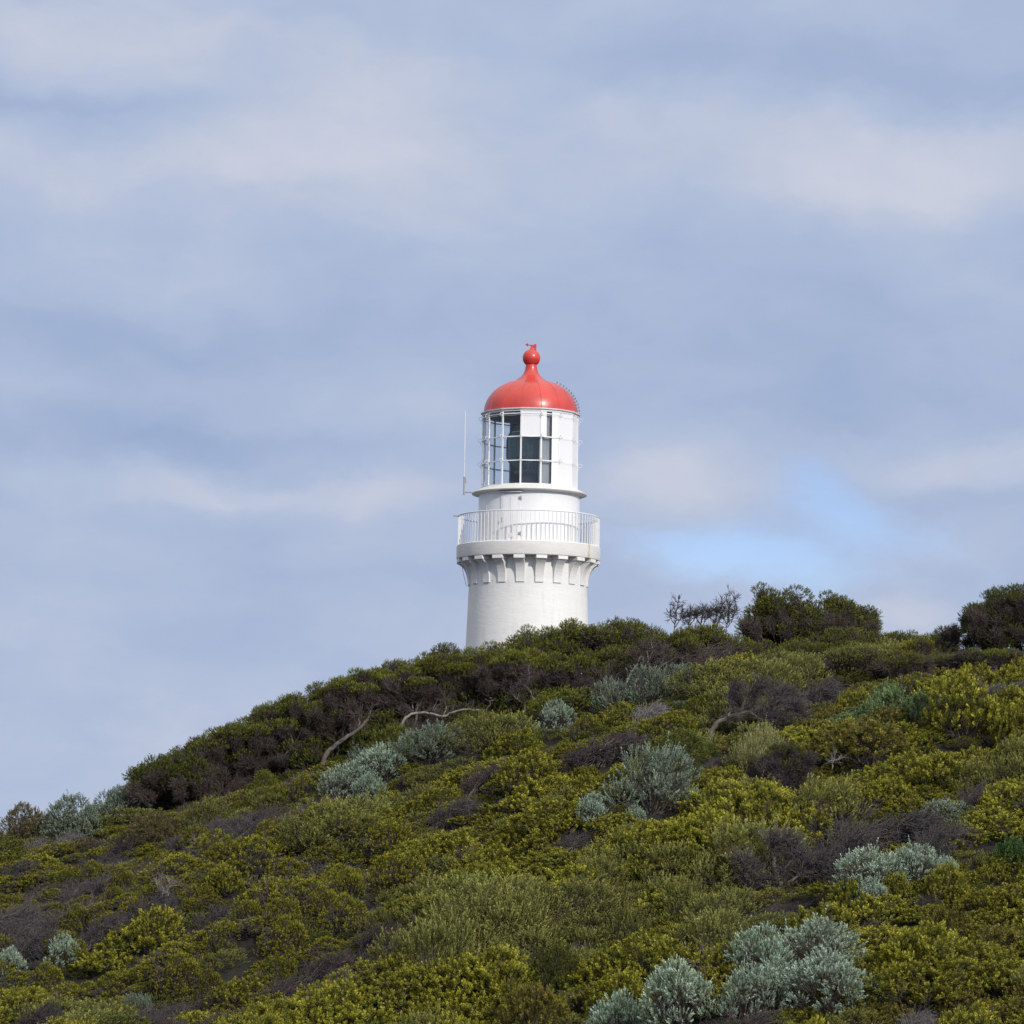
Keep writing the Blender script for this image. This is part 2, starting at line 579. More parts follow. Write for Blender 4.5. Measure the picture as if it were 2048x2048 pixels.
# gallery brackets: concave corbels under a square block
zb0, zb1 = H['brk'], H['rim0']
for i in range(20):
    a = -7.8 + 18 * i
    er_, et_ = dirv(a), np.array([math.cos(R(a)), math.sin(R(a)), 0])
    hgt = zb1 - zb0
    prof = [(RS + .045, zb0)]
    for s in np.linspace(0, 1, 9):
        prof.append((RS + .045 + .34 * (1 - math.sqrt(max(0, 1 - (s * .98) ** 2))) / (1 - math.sqrt(1 - .98 ** 2)), zb0 + .04 + s * (hgt - .21)))
    prof += [(RS + .40, zb1 - .14)]
    mb = MB()
    n_ = len(prof)
    vv, ff = [], []
    for (r, z) in prof:
        f_ = (z - zb0) / hgt
        hw = .158 + .022 * f_
        for (rr, s_) in ((RS - .12, -1), (RS - .12, 1), (r, 1), (r, -1)):
            vv.append(er_ * rr + et_ * (s_ * hw) + np.array([0, 0, z]))
    for j in range(n_ - 1):
        for k in range(4):
            ff.append((j * 4 + k, j * 4 + (k + 1) % 4, j * 4 + 4 + (k + 1) % 4, j * 4 + 4 + k))
    ff += [(3, 2, 1, 0), tuple((n_ - 1) * 4 + k for k in range(4))]
    mb.add(vv, ff)
    mb.box(er_ * (RS + .16) + np.array([0, 0, zb1 - .072]), (.60, .40, .130), (er_, et_, (0, 0, 1)))
    mb.build('bracket', M['masonry'], t, True, 25, .012)
RG = 2.655
MB().lathe([(RS - .15, zb1), (RG - .05, zb1), (RG - .012, zb1 + .012), (RG, zb1 + .05), (RG, H['rim1'] - .03), (RG - .03, H['rim1']), (RS - .6, H['rim1'] - .02), (RS - .6, zb1)], 128, closed=True).build('gallery_deck', M['fascia'], t, angle=30)
# railing
rr_ = RG - .055
zr1 = H['rail']
rail = MB().tube([dirv(a, rr_, zr1) for a in np.linspace(0, 360, 121)], .024, 8, False).build('gallery_railing', M['rail'], t)
bal = MB().box((0, 0, (zr1 + H['rim1']) / 2 - .01), (.029, .026, zr1 - H['rim1'])).build('baluster', M['rail'], rail, False)
bal.location = dirv(0.9, rr_)
bal.rotation_euler = (0, 0, R(.9))
for i in range(1, 100):
    b = bal.copy()
    link(b, rail)
    a = .9 + 3.6 * i
    b.location = dirv(a, rr_)
    b.rotation_euler = (0, 0, R(a))
MB().box(dirv(-88, RG + .03, zr1 + .02), (.22, .09, .05), (dirv(-88), dirv(2), (0, 0, 1))).build('rail_fitting', M['fitting'], t)
# lantern base drum
RD = 1.87
zd = H['pl'] - .10
MB().lathe([(RD, H['rim1'] - .02), (RD, zd + .05)], 128).build('lantern_drum', M['white'], t)
for a in (14.5, 40, 66, 100, 140, 180, -57, -100, -140):
    MB().box(dirv(a, RD, (H['rim1'] + zd) / 2), (.012, .028, zd - H['rim1']), (dirv(a), dirv(a + 90), (0, 0, 1))).build('cover_strip', M['white'], t, False)
zt = zz(960 + 243 * .18634 - 6)
door = MB().lathe([(RD + .006, H['rim1'] - .015), (RD + .028, H['rim1'] - .015), (RD + .028, zt), (RD + .006, zt)], 12, -33.4, -9.8, closed=True).build('door', M['white'], t)
for (x0, x1) in ((-31, -24.5), (-21, -14)):
    MB().lathe([(RD + .0285, H['rim1'] + .1), (RD + .036, H['rim1'] + .12), (RD + .036, zt - .14), (RD + .0285, zt - .12)], 6, x0, x1, closed=True).build('door_panel', M['white'], door)
MB().lathe([(RD + .004, zt + .07), (RD + .13, zt + .055), (RD + .13, zt + .085), (RD + .004, zt + .11)], 16, -36.5, -8.2, closed=True).build('door_hood', M['white'], door)
for z in (zt - .16, H['rim1'] + .30):
    MB().box(dirv(-10.8, RD + .045, z), (.03, .07, .10), (dirv(-10.8), dirv(79), (0, 0, 1))).tube([dirv(-9.2, RD + .04, z - .09), dirv(-9.2, RD + .04, z + .09)], .014, 8).build('hinge', M['fitting'], door, True, 35, .01)
MB().tube([dirv(-31.2, RD + .03, zt - 1.0), dirv(-31.2, RD + .08, zt - 1.0), dirv(-31.2, RD + .08, zt - .88), dirv(-31.2, RD + .03, zt - .88)], .013, 6).build('door_handle', M['fitting'], door)
# lantern gallery plate, flaring over a coved soffit
MB().lathe([(RD - .02, zd), (RD + .02, zd), (2.06, H['pl'] - .055), (2.125, H['pl'] - .045), (2.13, H['pl'] - .02), (2.11, H['pl'] - .005), (1.78, H['lan0'] + .01), (1.6, H['lan0'] + .01), (1.6, zd)], 128, closed=True).build('lantern_gallery', M['plate'], t, angle=25)
# lantern: 15 facets
RL = 1.775
NS, OFF = 15, 12.7
zl0, zl1 = H['lan0'], H['lan1']
lv = [zl0, zl0 + (zl1 - zl0) * .325, zl0 + (zl1 - zl0) * .645, zl0 + (zl1 - zl0) * .955, zl1]
rings = []
for z, nm in ((zl0 + .02, 'lantern_frame'), (zl1 - .012, 'head_ring')):
    rings.append(MB().lathe([(RL - .05, z - .028), (RL + .02, z - .028), (RL + .02, z + .028), (RL - .05, z + .028)], NS, off=OFF, closed=True).build(nm, M['white'], rings[0] if rings else t, True, 20))
fr = rings[0]
for i in range(NS):
    a = OFF + 24 * i
    MB().box(dirv(a, RL - .012, (zl0 + zl1) / 2), (.052 if not 30 < a % 360 < 210 else .034, .062, zl1 - zl0 - .02), (dirv(a), dirv(a + 90), (0, 0, 1))).build('mullion', M['white'], fr, False, bevel=.008)
    a1 = a + 24
    p0, p1 = dirv(a, RL - .01), dirv(a1, RL - .01)
    if not (36 < a < 200):
        for z in lv[1:4]:
            e = (p1 - p0) / np.linalg.norm(p1 - p0)
            o_ = dirv(a + 12)
            MB().box((p0 + p1) / 2 + np.array([0, 0, z]), (np.linalg.norm(p1 - p0) - .06, .05, .036), (e, o_, (0, 0, 1))).build('transom', M['white'], fr, False)


def facet(mb, a, s0, s1, z0, z1, th, out):
    p0, p1 = dirv(a, RL - .012), dirv(a + 24, RL - .012)
    c0, c1 = p0 + (p1 - p0) * s0, p0 + (p1 - p0) * s1
    e = (p1 - p0) / np.linalg.norm(p1 - p0)
    o_ = dirv(a + 12)
    mb.box((c0 + c1) / 2 + o_ * out + np.array([0, 0, (z0 + z1) / 2]), (np.linalg.norm(c1 - c0), th, z1 - z0), (e, o_, (0, 0, 1)))


for i in range(NS):
    a = OFF + 24 * i
    a = (a + 180) % 360 - 180
    gl_, bp_ = MB(), MB()
    rows = [(lv[k] + .02, lv[k + 1] - .02) for k in range(4)]
    az_ = a % 360
    if 30 < az_ < 200:                                # blanked towards the land
        facet(bp_, a, .02, .98, zl0 + .03, zl1 - .03, .022, .0)
    elif abs(a - 12.7) < 1:
        facet(bp_, a, .585, .975, zl0 + .03, zl1 - .03, .022, .0)
        facet(bp_, a, .025, .29, rows[2][0], zl1 - .03, .022, .0)
        for r_ in rows[:2]:
            facet(gl_, a, .03, .58, r_[0], r_[1], .008, -.012)
        facet(gl_, a, .295, .58, rows[2][0], rows[2][1], .008, -.012)
        facet(gl_, a, .295, .58, rows[3][0], rows[3][1], .008, -.012)
        bi = MB()
        facet(bi, a, .0, .62, zl0 + .05, zl1 - .05, .006, -.16)
        bi.build('blind', M['blind'], t, False)
    elif abs(a + 11.3) < 1:
        facet(bp_, a, .02, .98, rows[2][0], zl1 - .03, .022, .0)
        for r_ in rows[:2]:
            facet(gl_, a, .02, .98, r_[0], r_[1], .008, -.012)
    else:
        for r_ in rows:
            facet(gl_, a, .02, .98, r_[0], r_[1], .008, -.012)
    if gl_.v:
        gl_.build('lantern_pane', M['pane'], t, False)
    if bp_.v:
        bp_.build('blanking_panel', M['white'], t, False)
        bi = MB()
        if 30 < az_ < 200:
            facet(bi, a, .02, .98, zl0 + .03, zl1 - .03, .01, -.03)
            bi.build('panel_inner_shade', M['inner'], t, False)  # dark sheet stands for the white panel's unlit inside
# hand holds on the outside and thin hand wires
for a in [OFF + 24 * i for i in range(NS)]:
    if -110 < ((a + 180) % 360 - 180) < 115:
        for z in (lv[1] + .01, lv[2] + .01, lv[3] - .03):
            c = dirv(a, RL + .085, z)
            MB().tube([c + dirv(a) * (.07 * math.cos(x)) + np.array([0, 0, .07 * math.sin(x)]) for x in np.linspace(0, 2 * math.pi, 13)], .009, 6, False).build('hand_hold', M['rail'], fr)
for z in (lv[1] + .0, lv[2] + .0, lv[3] - .05):
    pts = []
    for i in range(5 * NS + 1):
        a = OFF + 24 * i / 5
        f_ = (i % 5) / 5
        pts.append(dirv(a, RL + .045 - .035 * math.sin(math.pi * f_), z - .028 * math.sin(math.pi * f_)))
    MB().tube(pts, .0042, 5, False).build('hand_wire', M['rail'], t)
MB().lathe([(0.0, zl0 + .02), (1.62, zl0 + .02)], 48).build('lantern_floor', M['floor'], t)
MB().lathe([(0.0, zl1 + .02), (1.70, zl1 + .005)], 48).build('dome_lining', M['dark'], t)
# gutter and dome
MB().lathe([(1.70, zl1 + .016), (1.79, zl1 + .016), (1.86, zl1 + .035), (1.865, zl1 + .075), (1.835, zl1 + .082), (1.745, zl1 + .078), (1.70, zl1 + .06)], NS, off=OFF, closed=True).build('dome_gutter', M['plate'], t, angle=20)
rd0, hd = 1.735, 1.30
zd0 = H['dome0'] - .03
pr = [(rd0 * math.cos(x) ** .86, zd0 + hd * math.sin(x)) for x in np.linspace(0, 1.27, 24)]
r1_, z1_ = pr[-1]
tgt = [(.475, H['neck'] - .085), (.395, H['neck'] - .025), (.325, H['neck'] + .05), (.272, H['neck'] + .14), (.232, H['neck'] + .25), (.20, H['neck1'] - .02), (.205, H['neck1'] + .0)]
pr += [((r1_ + tgt[0][0]) / 2, (z1_ + tgt[0][1]) / 2 + .004)] + tgt
dome = MB().lathe(pr, 120).build('dome', M['red'], t, angle=60)
for i in range(NS):
    a = OFF + 24 * i
    MB().tube([dirv(a, r + .001, z) for (r, z) in pr[:21]], .010, 5).build('dome_seam', M['red'], dome)
rb = .33
zb = H['ball']
MB().lathe([(.20, H['neck1'] - .01), (.225, H['neck1'] + .005), (.215, zb - rb * .72)] + [(rb * math.cos(x), zb + rb * math.sin(x)) for x in np.linspace(-.80, 1.33, 22)] + [(.055, zb + rb + .03), (.035, zb + rb + .10), (.0, zb + rb + .105)], 48).build('ventilator_ball', M['red'], dome, angle=50)
zv = H['vane']
vn = MB().tube([(0, 0, zb + rb + .09), (0, 0, zv + .03)], .03, 8).tube([(-.24, .02, zv + .05), (.12, -.01, zv - .0)], .022, 8)
vn.lathe([(0, zv - .03), (.055, zv), (.0, zv + .05)], 12)
vn.add([(-.30, .02, zv + .055), (-.17, .02, zv - .04), (-.17, .02, zv + .12), (-.30, .045, zv + .055), (-.17, .045, zv - .04), (-.17, .045, zv + .12)], [(0, 1, 2), (3, 5, 4), (0, 3, 4, 1), (1, 4, 5, 2), (2, 5, 3, 0)])
vn.add([(.02, -.02, zv - .02), (.2, -.02, zv - .26), (.23, -.02, zv - .2), (.22, -.02, zv + .08), (.12, -.02, zv + .06)] + [(.02, .01, zv - .02), (.2, .01, zv - .26), (.23, .01, zv - .2), (.22, .01, zv + .08), (.12, .01, zv + .06)],
       [(0, 1, 2, 3, 4), (9, 8, 7, 6, 5), (0, 5, 6, 1), (1, 6, 7, 2), (2, 7, 8, 3), (3, 8, 9, 4), (4, 9, 5, 0)])
for i_, p_ in enumerate(vn.v):
    vn.v[i_] = (p_[0] * .8, p_[1], zb + rb + .09 + (p_[2] - zb - rb - .09) * .88)
vn.build('wind_vane', M['red'], dome)
# rungs up the dome's right side
for k in range(13):
    x = .03 + 1.02 * k / 12
    nrm = np.array([math.cos(x) / rd0, math.sin(x) / hd])
    nrm /= np.linalg.norm(nrm)
    c = (rd0 * math.cos(x) ** .86, zd0 + hd * math.sin(x))
    st = []
    for da in (-4.5, 4.5):
        A = 84 + da / max(.25, math.cos(x))
        p_ = dirv(A, c[0], c[1])
        st.append([p_, p_ + dirv(A) * (nrm[0] * .10) + np.array([0, 0, nrm[1] * .10])])
    MB().tube([st[0][0], st[0][1], st[1][1], st[1][0]], .013, 6).build('rung', M['fitting'], dome)
# lightning conductor down the left side
MB().tube([dirv(-88, RG - .1, zb1 - .02), dirv(-88, RG - .22, zb1 - .25), dirv(-88, RS + .22, zb0 + .5), dirv(-88, RS + .09, zb0 - .02)], .009, 5).build('earth_cable', M['fitting'], t)
MB().box(dirv(-14.5, rr_ + .02, H['rim1'] + .16), (.03, .16, .14), (dirv(-14.5), dirv(75.5), (0, 0, 1))).build('rail_bracket', M['rail'], rail, False, bevel=.01)

# whip antenna beside the lantern
aw = (926.6 - 1058.4) / 54.5
an = empty('radio_antenna', (TX + aw, TY, TZ + zz(992)), 'thin white whip antenna on a small steel arm left of the glass lantern', 'antenna')
za = lambda v: zz(v) - zz(992)
MB().tube([(0, 0, za(905)), (0, 0, za(880)), (0, 0, za(824))], [.016, .016, .012], 8).build('whip', M['whip'], an)
MB().tube([(0, 0, za(958)), (0, 0, za(905))], .012, 8).build('whip_base', M['whip'], an)
MB().tube([(0, 0, 0), (0, 0, za(955))], .028, 8).build('mast', M['fitting'], an)
MB().box((.045, 0, za(963)), (.06, .06, .17)).box((.0, 0, za(958)), (.08, .07, .05)).build('clamp_box', M['fitting'], an, False, bevel=.01)
MB().tube([(0, 0, za(987)), (.18, 0, za(986)), (.36, 0, za(988))], .022, 8).build('arm', M['fitting'], an)

# lens inside the lantern
ln = empty('fresnel_lens', (TX, TY, TZ + zl0 + .03), 'tall beehive glass lens standing behind the dark lantern panes', 'lens')
hl = (zl1 - zl0)
prof = []
for k in range(20):
    s = k / 19
    z = .24 * hl + s * .66 * hl
    r = .90 * (1 - .52 * max(0, (s - .62) / .38) ** 1.5) * (1 - .45 * max(0, (.28 - s) / .28) ** 1.3)
    prof += [(r, z), (r - .055, z + .6 * .66 * hl / 19)]
MB().lathe(prof, 48).build('lens_glass', M['prism'], ln, False)
lb = MB()
for i in range(8):
    lb.tube([dirv(20 + 45 * i, r + .012, z) for (r, z) in prof[::2]], .022, 6)
lb.build('lens_frame', M['bronze'], ln)
MB().lathe([(.62, 0), (.62, .04 * hl), (.35, .07 * hl), (.30, .17 * hl), (.55, .20 * hl), (.58, .235 * hl), (0, .235 * hl)], 32).build('pedestal', M['floor'], ln)
MB().tube([(0, 0, .235 * hl), (0, 0, .62 * hl)], .09, 12).build('lamp', M['fitting'], ln)

# ------------------------------------------------------------------ vegetation generators
def unit(a):
    return a / (np.linalg.norm(a, axis=-1, keepdims=True) + 1e-9)


def leaves(P, A, rng, L=.11, nl=12, ll=.045, lw=.017, spread=55, tipspread=25, clump=0.5):
    """leafy shoots at P growing along A: returns diamond leaf quads and their youth"""
    N = len(P)
    A = unit(A)
    t_ = np.linspace(.12, 1, nl)[None, :] + rng.uniform(-.06, .06, (N, nl))
    ref = np.where(np.abs(A[:, 2:3]) < .9, np.array([[0, 0, 1.0]]), np.array([[1.0, 0, 0]]))
    B = unit(np.cross(A, ref))
    C = np.cross(A, B)
    ph = rng.uniform(0, 6.28, (N, 1)) + np.arange(nl)[None, :] * 2.4 + rng.uniform(-.4, .4, (N, nl))
    rad = B[:, None] * np.cos(ph)[..., None] + C[:, None] * np.sin(ph)[..., None]
    sp = np.radians(spread + (tipspread - spread) * t_ + rng.uniform(-12, 12, (N, nl)))[..., None]
    Ls = L * rng.uniform(.7, 1.3, (N, 1, 1))
    base = P[:, None] + A[:, None] * (t_[..., None] * Ls)
    D = A[:, None] * np.cos(sp) + rad * np.sin(sp)
    S = unit(np.cross(D, A[:, None] + rng.normal(0, .35, (N, nl, 3))))
    ln_ = ll * rng.uniform(.7, 1.25, (N, nl, 1)) * (1.0 - .25 * t_[..., None])
    wd = lw * rng.uniform(.8, 1.2, (N, nl, 1))
    nrm = unit(np.cross(S, D))
    q = np.stack([base, base + D * ln_ * .5 + S * wd * .5, base + D * ln_ + nrm * ln_ * .12, base + D * ln_ * .5 - S * wd * .5], 2)
    shoot = rng.uniform(0, 1, (N, 1)) ** 1.6
    y = np.clip(clump * (t_ ** 1.5) * (.45 + .75 * shoot) + rng.normal(0, .08, (N, nl)) + .25 * shoot - .05, 0, 1)
    return q.reshape(-1, 3), np.repeat(y.ravel(), 4)


def tubes(paths, rads, n=3):
    """many thin tapering tubes at once: paths (N, K, 3), rads (N, K)"""
    N, K, _ = paths.shape
    T = unit(np.gradient(paths, axis=1))
    ref = np.where(np.abs(T[:, :1, 2:3]) < .8, np.array([0, 0, 1.0]), np.array([1.0, 0, 0]))
    A = unit(np.cross(T, np.broadcast_to(ref, T.shape)))
    B = np.cross(T, A)
    ang = 2 * np.pi * np.arange(n) / n
    V = paths[:, :, None] + rads[:, :, None, None] * (A[:, :, None] * np.cos(ang)[:, None] + B[:, :, None] * np.sin(ang)[:, None])
    id_ = np.arange(N * K * n).reshape(N, K, n)
    nx_ = np.roll(id_, -1, 2)
    q = np.stack([id_[:, :-1], nx_[:, :-1], nx_[:, 1:], id_[:, 1:]], -1).reshape(-1, 4)
    return V.reshape(-1, 3), q


def join(parts):
    vs_, qs_, o = [], [], 0
    for v, q in parts:
        vs_.append(v)
        qs_.append(q + o)
        o += len(v)
    return np.concatenate(vs_), np.concatenate(qs_)


def bez(a, b, c, K, rng, jit=0.0):
    s = np.linspace(0, 1, K)[None, :, None]
    p = a[:, None] * (1 - s) ** 2 + b[:, None] * 2 * s * (1 - s) + c[:, None] * s ** 2
    if jit:
        j = rng.normal(0, jit, p.shape)
        j[:, 0] = 0
        p = p + j
    return p


def dome_pts(n, rng, low=-.1):
    z = rng.uniform(low, 1, n)
    a = rng.uniform(0, 6.283, n)
    s = np.sqrt(np.maximum(0, 1 - z * z))
    return np.stack([s * np.cos(a), s * np.sin(a), z], 1)


SH = dict(  # lobes, lobe radius, shoot spacing, shoot kwargs, upward pull, inner fill
    yellow=dict(nl=11, lr=(.15, .26), sp=.098, up=.9, k=dict(L=.11, nl=13, ll=.062, lw=.027, spread=68, tipspread=38, clump=.9), tall=.10),
    olive=dict(nl=11, lr=(.15, .26), sp=.088, up=.8, k=dict(L=.15, nl=14, ll=.044, lw=.016, spread=48, tipspread=24, clump=.9), tall=.10),
    cushion=dict(nl=15, lr=(.12, .22), sp=.068, up=.35, k=dict(L=.075, nl=11, ll=.044, lw=.020, spread=62, tipspread=34, clump=.9), tall=.02),
    dense=dict(nl=12, lr=(.16, .26), sp=.062, up=.4, k=dict(L=.085, nl=10, ll=.040, lw=.017, spread=60, tipspread=30, clump=.7), tall=.03),
    silver=dict(nl=24, lr=(.10, .18), sp=.066, up=.6, k=dict(L=.095, nl=14, ll=.040, lw=.0115, spread=48, tipspread=22, clump=.95), tall=.03),
    feather=dict(nl=9, lr=(.2, .3), sp=.085, up=1.6, k=dict(L=.26, nl=16, ll=.040, lw=.011, spread=40, tipspread=20, clump=.75), tall=.14),
    leafy=dict(nl=8, lr=(.17, .28), sp=.115, up=1.0, k=dict(L=.15, nl=12, ll=.075, lw=.036, spread=65, tipspread=35, clump=.8), tall=.12),
)


def shrub_mesh(style, seed, R_=.58, H_=.78, lean=.26):
    """foliage quads, youth, stems (verts, quads) of one bush about 1.2 m wide"""
    S = SH[style]
    rng = np.random.default_rng(seed)
    nl = S['nl']
    d = np.sqrt((np.arange(nl) + .5) / nl) * .82 * R_
    a = np.arange(nl) * 2.4 + rng.uniform(-.5, .5, nl) + seed
    lr = rng.uniform(*S['lr'], nl)
    c = np.stack([d * np.cos(a), d * np.sin(a), np.zeros(nl)], 1)
    c[:, 2] = np.maximum(.10, H_ * np.sqrt(np.maximum(.02, 1 - (d / R_) ** 2)) * rng.uniform(.78, 1.08, nl) - lr * .8)
    c[:, 0] += c[:, 2] * lean
    m_ = 7                                            # a skirt of lower boughs hides the stems
    a2 = np.arange(m_) * 6.283 / m_ + rng.uniform(-.3, .3, m_)
    sk = np.stack([np.cos(a2) * R_ * .88, np.sin(a2) * R_ * .88, rng.uniform(.08, .26, m_) * H_], 1)
    c, lr, nl = np.concatenate([c, sk]), np.concatenate([lr, rng.uniform(S['lr'][0], S['lr'][1] * .85, m_)]), nl + m_
    P, A, Ls = [], [], []
    for i in range(nl):
        n = int(2 * math.pi * lr[i] ** 2 * 1.25 / S['sp'] ** 2)
        p = dome_pts(n, rng, -.35)
        P.append(c[i] + p * lr[i] * rng.uniform(.86, 1.04, (n, 1)) * np.array([1, 1, .92]))
        A.append(p + np.array([lean, 0, S['up']]) + rng.normal(0, .22, (n, 3)))
    P, A = np.concatenate(P), np.concatenate(A)
    keep = np.ones(len(P), bool)
    for i in range(nl):                               # shoots buried in another lobe would never be seen
        keep &= np.linalg.norm(P - c[i], axis=1) > lr[i] * .72
    P, A = P[keep], A[keep]
    nt = max(2, int(len(P) * S['tall']))
    k = rng.choice(len(P), nt, False)
    P[k] += np.array([0, 0, 1]) * rng.uniform(.03, .12, (nt, 1))
    q, y = leaves(P, A, rng, **S['k'])
    b0 = rng.normal(0, .05, (nl, 3)) * np.array([1, 1, 0]) + np.array([0, 0, -.12])
    mid = c * np.array([.6, .6, .45])
    pt = bez(b0, mid, c, 6, rng, .012)
    rr = np.broadcast_to(np.linspace(.016, .006, 6), (nl, 6))
    parts = [tubes(pt, rr, 5)]
    ns = 8
    st = np.repeat(pt[:, 3], ns, 0)
    en = np.repeat(c, ns, 0) + dome_pts(nl * ns, rng, -.5) * np.repeat(lr, ns)[:, None] * .9
    parts.append(tubes(bez(st, (st + en) / 2 + rng.normal(0, .03, st.shape), en, 4, rng, .008), np.broadcast_to(np.linspace(.006, .003, 4), (nl * ns, 4)), 3))
    sv, sq = join(parts)
    return q, y, sv, sq


def twig_mesh(seed, R_=.6, H_=.62, wind=.85, n1=70, n2=10, n3=2, thick=1.15, up=.25, r2=.0052):
    """a dead windswept bush: (branches), (twigs)"""
    rng = np.random.default_rng(seed)
    e = dome_pts(n1, rng, .05) * np.array([R_, R_, H_]) * rng.uniform(.65, 1, (n1, 1))
    e[:, 0] += e[:, 2] * wind
    b = rng.normal(0, .10, (n1, 3)) * np.array([1.2, 1, 0]) - np.array([wind * .25, 0, .1])
    m1 = e * np.array([.35, .4, .65]) + np.array([0, 0, up * H_]) * rng.uniform(.0, 1, (n1, 1))
    p1 = bez(b, m1, e, 7, rng, .014)
    r1 = np.linspace(1, .28, 7)[None] * rng.uniform(.007, .015, (n1, 1)) * thick
    br = tubes(p1, r1, 5)
    k = rng.integers(2, 7, (n1, n2))
    st = np.take_along_axis(p1, k[..., None].repeat(3, -1), 1).reshape(-1, 3)
    tg = unit(np.repeat((e - m1)[:, None], n2, 1).reshape(-1, 3))
    dr = unit(tg + rng.normal(0, .55, st.shape) + np.array([wind * .9, 0, .25]))
    L = rng.uniform(.12, .34, (len(st), 1))
    en = st + dr * L
    p2 = bez(st, st + dr * L * .5 + rng.normal(0, .025, st.shape), en, 4, rng, .006)
    parts = [tubes(p2, np.broadcast_to(np.linspace(1.2, .7, 4) * r2, (len(st), 4)), 3)]
    st3 = np.repeat(p2[:, 2], n3, 0)
    dr3 = unit(np.repeat(dr, n3, 0) + rng.normal(0, .6, st3.shape))
    en3 = st3 + dr3 * rng.uniform(.06, .17, (len(st3), 1))
    parts.append(tubes(bez(st3, (st3 + en3) / 2 + rng.normal(0, .01, st3.shape), en3, 3, rng), np.full((len(st3), 3), r2 * .75), 3))
    return br, join(parts)


def tree_parts(seed, w_, h_, dep=None, skew=.25, nl=None, lr=(.17, .30), canopy=.25, lean=.35, gaps=.28, twigs=70, sp=.066, up=.5, leafk=None, trunks=6, low=-.05, bare=None):
    """windswept coastal tree: (trunk), (twigs), (leaf quads, youth)"""
    rng = np.random.default_rng(seed)
    dep = dep or w_ * .75
    nl = nl or int(10 + w_ * dep * 7)
    L = []
    while len(L) < nl:
        x, y = rng.uniform(-.5, .5, 2)
        r2 = 4 * (x * x + y * y)
        if r2 > 1:
            continue
        sh = math.sqrt(1 - r2)
        top = h_ * (1 - canopy * (1 - sh)) * (1 - skew * (.5 - x)) * rng.uniform(.87, 1.06)
        r = rng.uniform(*lr)
        lay = rng.uniform(0, 1)
        z = top - r * .75 - (rng.uniform(.1, .35) * h_ if lay < gaps else 0)
        L.append((x * (w_ - .3), y * (dep - .3), z, r))
    nleafy = len(L)
    for _ in range(bare if bare is not None else int(nl * 1.0)):      # leafless twig masses under the canopy
        x, y = rng.uniform(-.5, .5), rng.uniform(-.5, .3)
        L.append((x * w_ * .95, y * (dep - .1), h_ * (1 - skew * (.5 - x)) * rng.uniform(.26, .74), rng.uniform(.16, .30)))
    L = np.array(L)
    c, r = L[:, :3], L[:, 3]
    # stems
    tb = np.stack([np.linspace(-.28, .22, trunks) * w_ + rng.uniform(-.08, .08, trunks) - lean * .35 * h_, rng.uniform(-.25, .2, trunks) * dep, np.full(trunks, -.25)], 1)
    fork = tb + np.stack([lean * h_ * rng.uniform(.15, .4, trunks), rng.uniform(-.1, .1, trunks), np.full(trunks, .25) + h_ * rng.uniform(.22, .38, trunks)], 1)
    K = 8
    tr = []
    midf = tb * .5 + fork * .5 + np.stack([rng.uniform(-.12, .12, trunks), rng.uniform(-.08, .08, trunks), np.zeros(trunks)], 1)
    pt = bez(tb, midf, fork, K, rng, .028)
    tr.append(tubes(pt, np.linspace(.052, .030, K)[None] * rng.uniform(.6, 1.2, (trunks, 1)) * np.clip(h_ / 2, .5, 1.2), 8))
    own = np.argmin(np.linalg.norm(fork[None, :, :2] - c[:, None, :2] + np.array([lean * .3, 0]), axis=2), 1)
    s = fork[own]
    m1 = s * .45 + c * .55 + rng.normal(0, .10, c.shape) - np.array([0, 0, .08])
    pb = bez(s, m1, c, 9, rng, .030)
    tr.append(tubes(pb, np.linspace(1, .25, 9)[None] * rng.uniform(.013, .026, (len(c), 1)), 6))
    trunk = join(tr)
    # twigs between branch and canopy underside
    k = rng.integers(5, 9, (len(c), twigs))
    st = np.take_along_axis(pb, k[..., None].repeat(3, -1), 1).reshape(-1, 3)
    en = np.repeat(c, twigs, 0) + dome_pts(len(st), rng, -.9) * (np.repeat(r, twigs)[:, None] * rng.uniform(.6, 1.15, (len(st), 1))) * np.array([1, 1, .9])
    tw = [tubes(bez(st, st * .5 + en * .5 + rng.normal(0, .04, st.shape) - np.array([0, 0, .03]), en, 4, rng, .010), np.broadcast_to(np.linspace(.008, .0042, 4), (len(st), 4)), 3)]
    n3 = 2
    s3 = np.repeat(st * .45 + en * .55, n3, 0)
    e3 = s3 + unit(rng.normal(0, 1, s3.shape) + np.array([.2, 0, .5])) * rng.uniform(.08, .2, (len(s3), 1))
    tw.append(tubes(bez(s3, (s3 + e3) / 2 + rng.normal(0, .015, s3.shape), e3, 3, rng), np.full((len(s3), 3), .0036), 3))
    P, A = [], []
    for i in range(nleafy):
        n = int(2 * math.pi * r[i] ** 2 * 1.2 / sp ** 2)
        p = dome_pts(n, rng, low)
        P.append(c[i] + p * r[i] * rng.uniform(.82, 1.05, (n, 1)) * np.array([1.1, 1.1, .8]))
        A.append(p + np.array([.1, 0, up]) + rng.normal(0, .25, (n, 3)))
    P, A = np.concatenate(P), np.concatenate(A)
    q, y = leaves(P, A, rng, **(leafk or dict(L=.085, nl=10, ll=.040, lw=.015, spread=58, tipspread=28, clump=.7)))
    return trunk, join(tw), (q, y)


def quads_of(v):
    return np.arange(len(v)).reshape(-1, 4)


def leaf_obj(name, qy, mat, parent):
    return link(bpy.data.objects.new(name, np_mesh(name, qy[0], quads_of(qy[0]), None, mat, qy[1])), parent)


def tube_obj(name, vq, mat, parent):
    return link(bpy.data.objects.new(name, np_mesh(name, vq[0], vq[1], None, mat, smooth=True)), parent)


# prototypes: shared mesh data, several plants of each kind
PROTO = {}


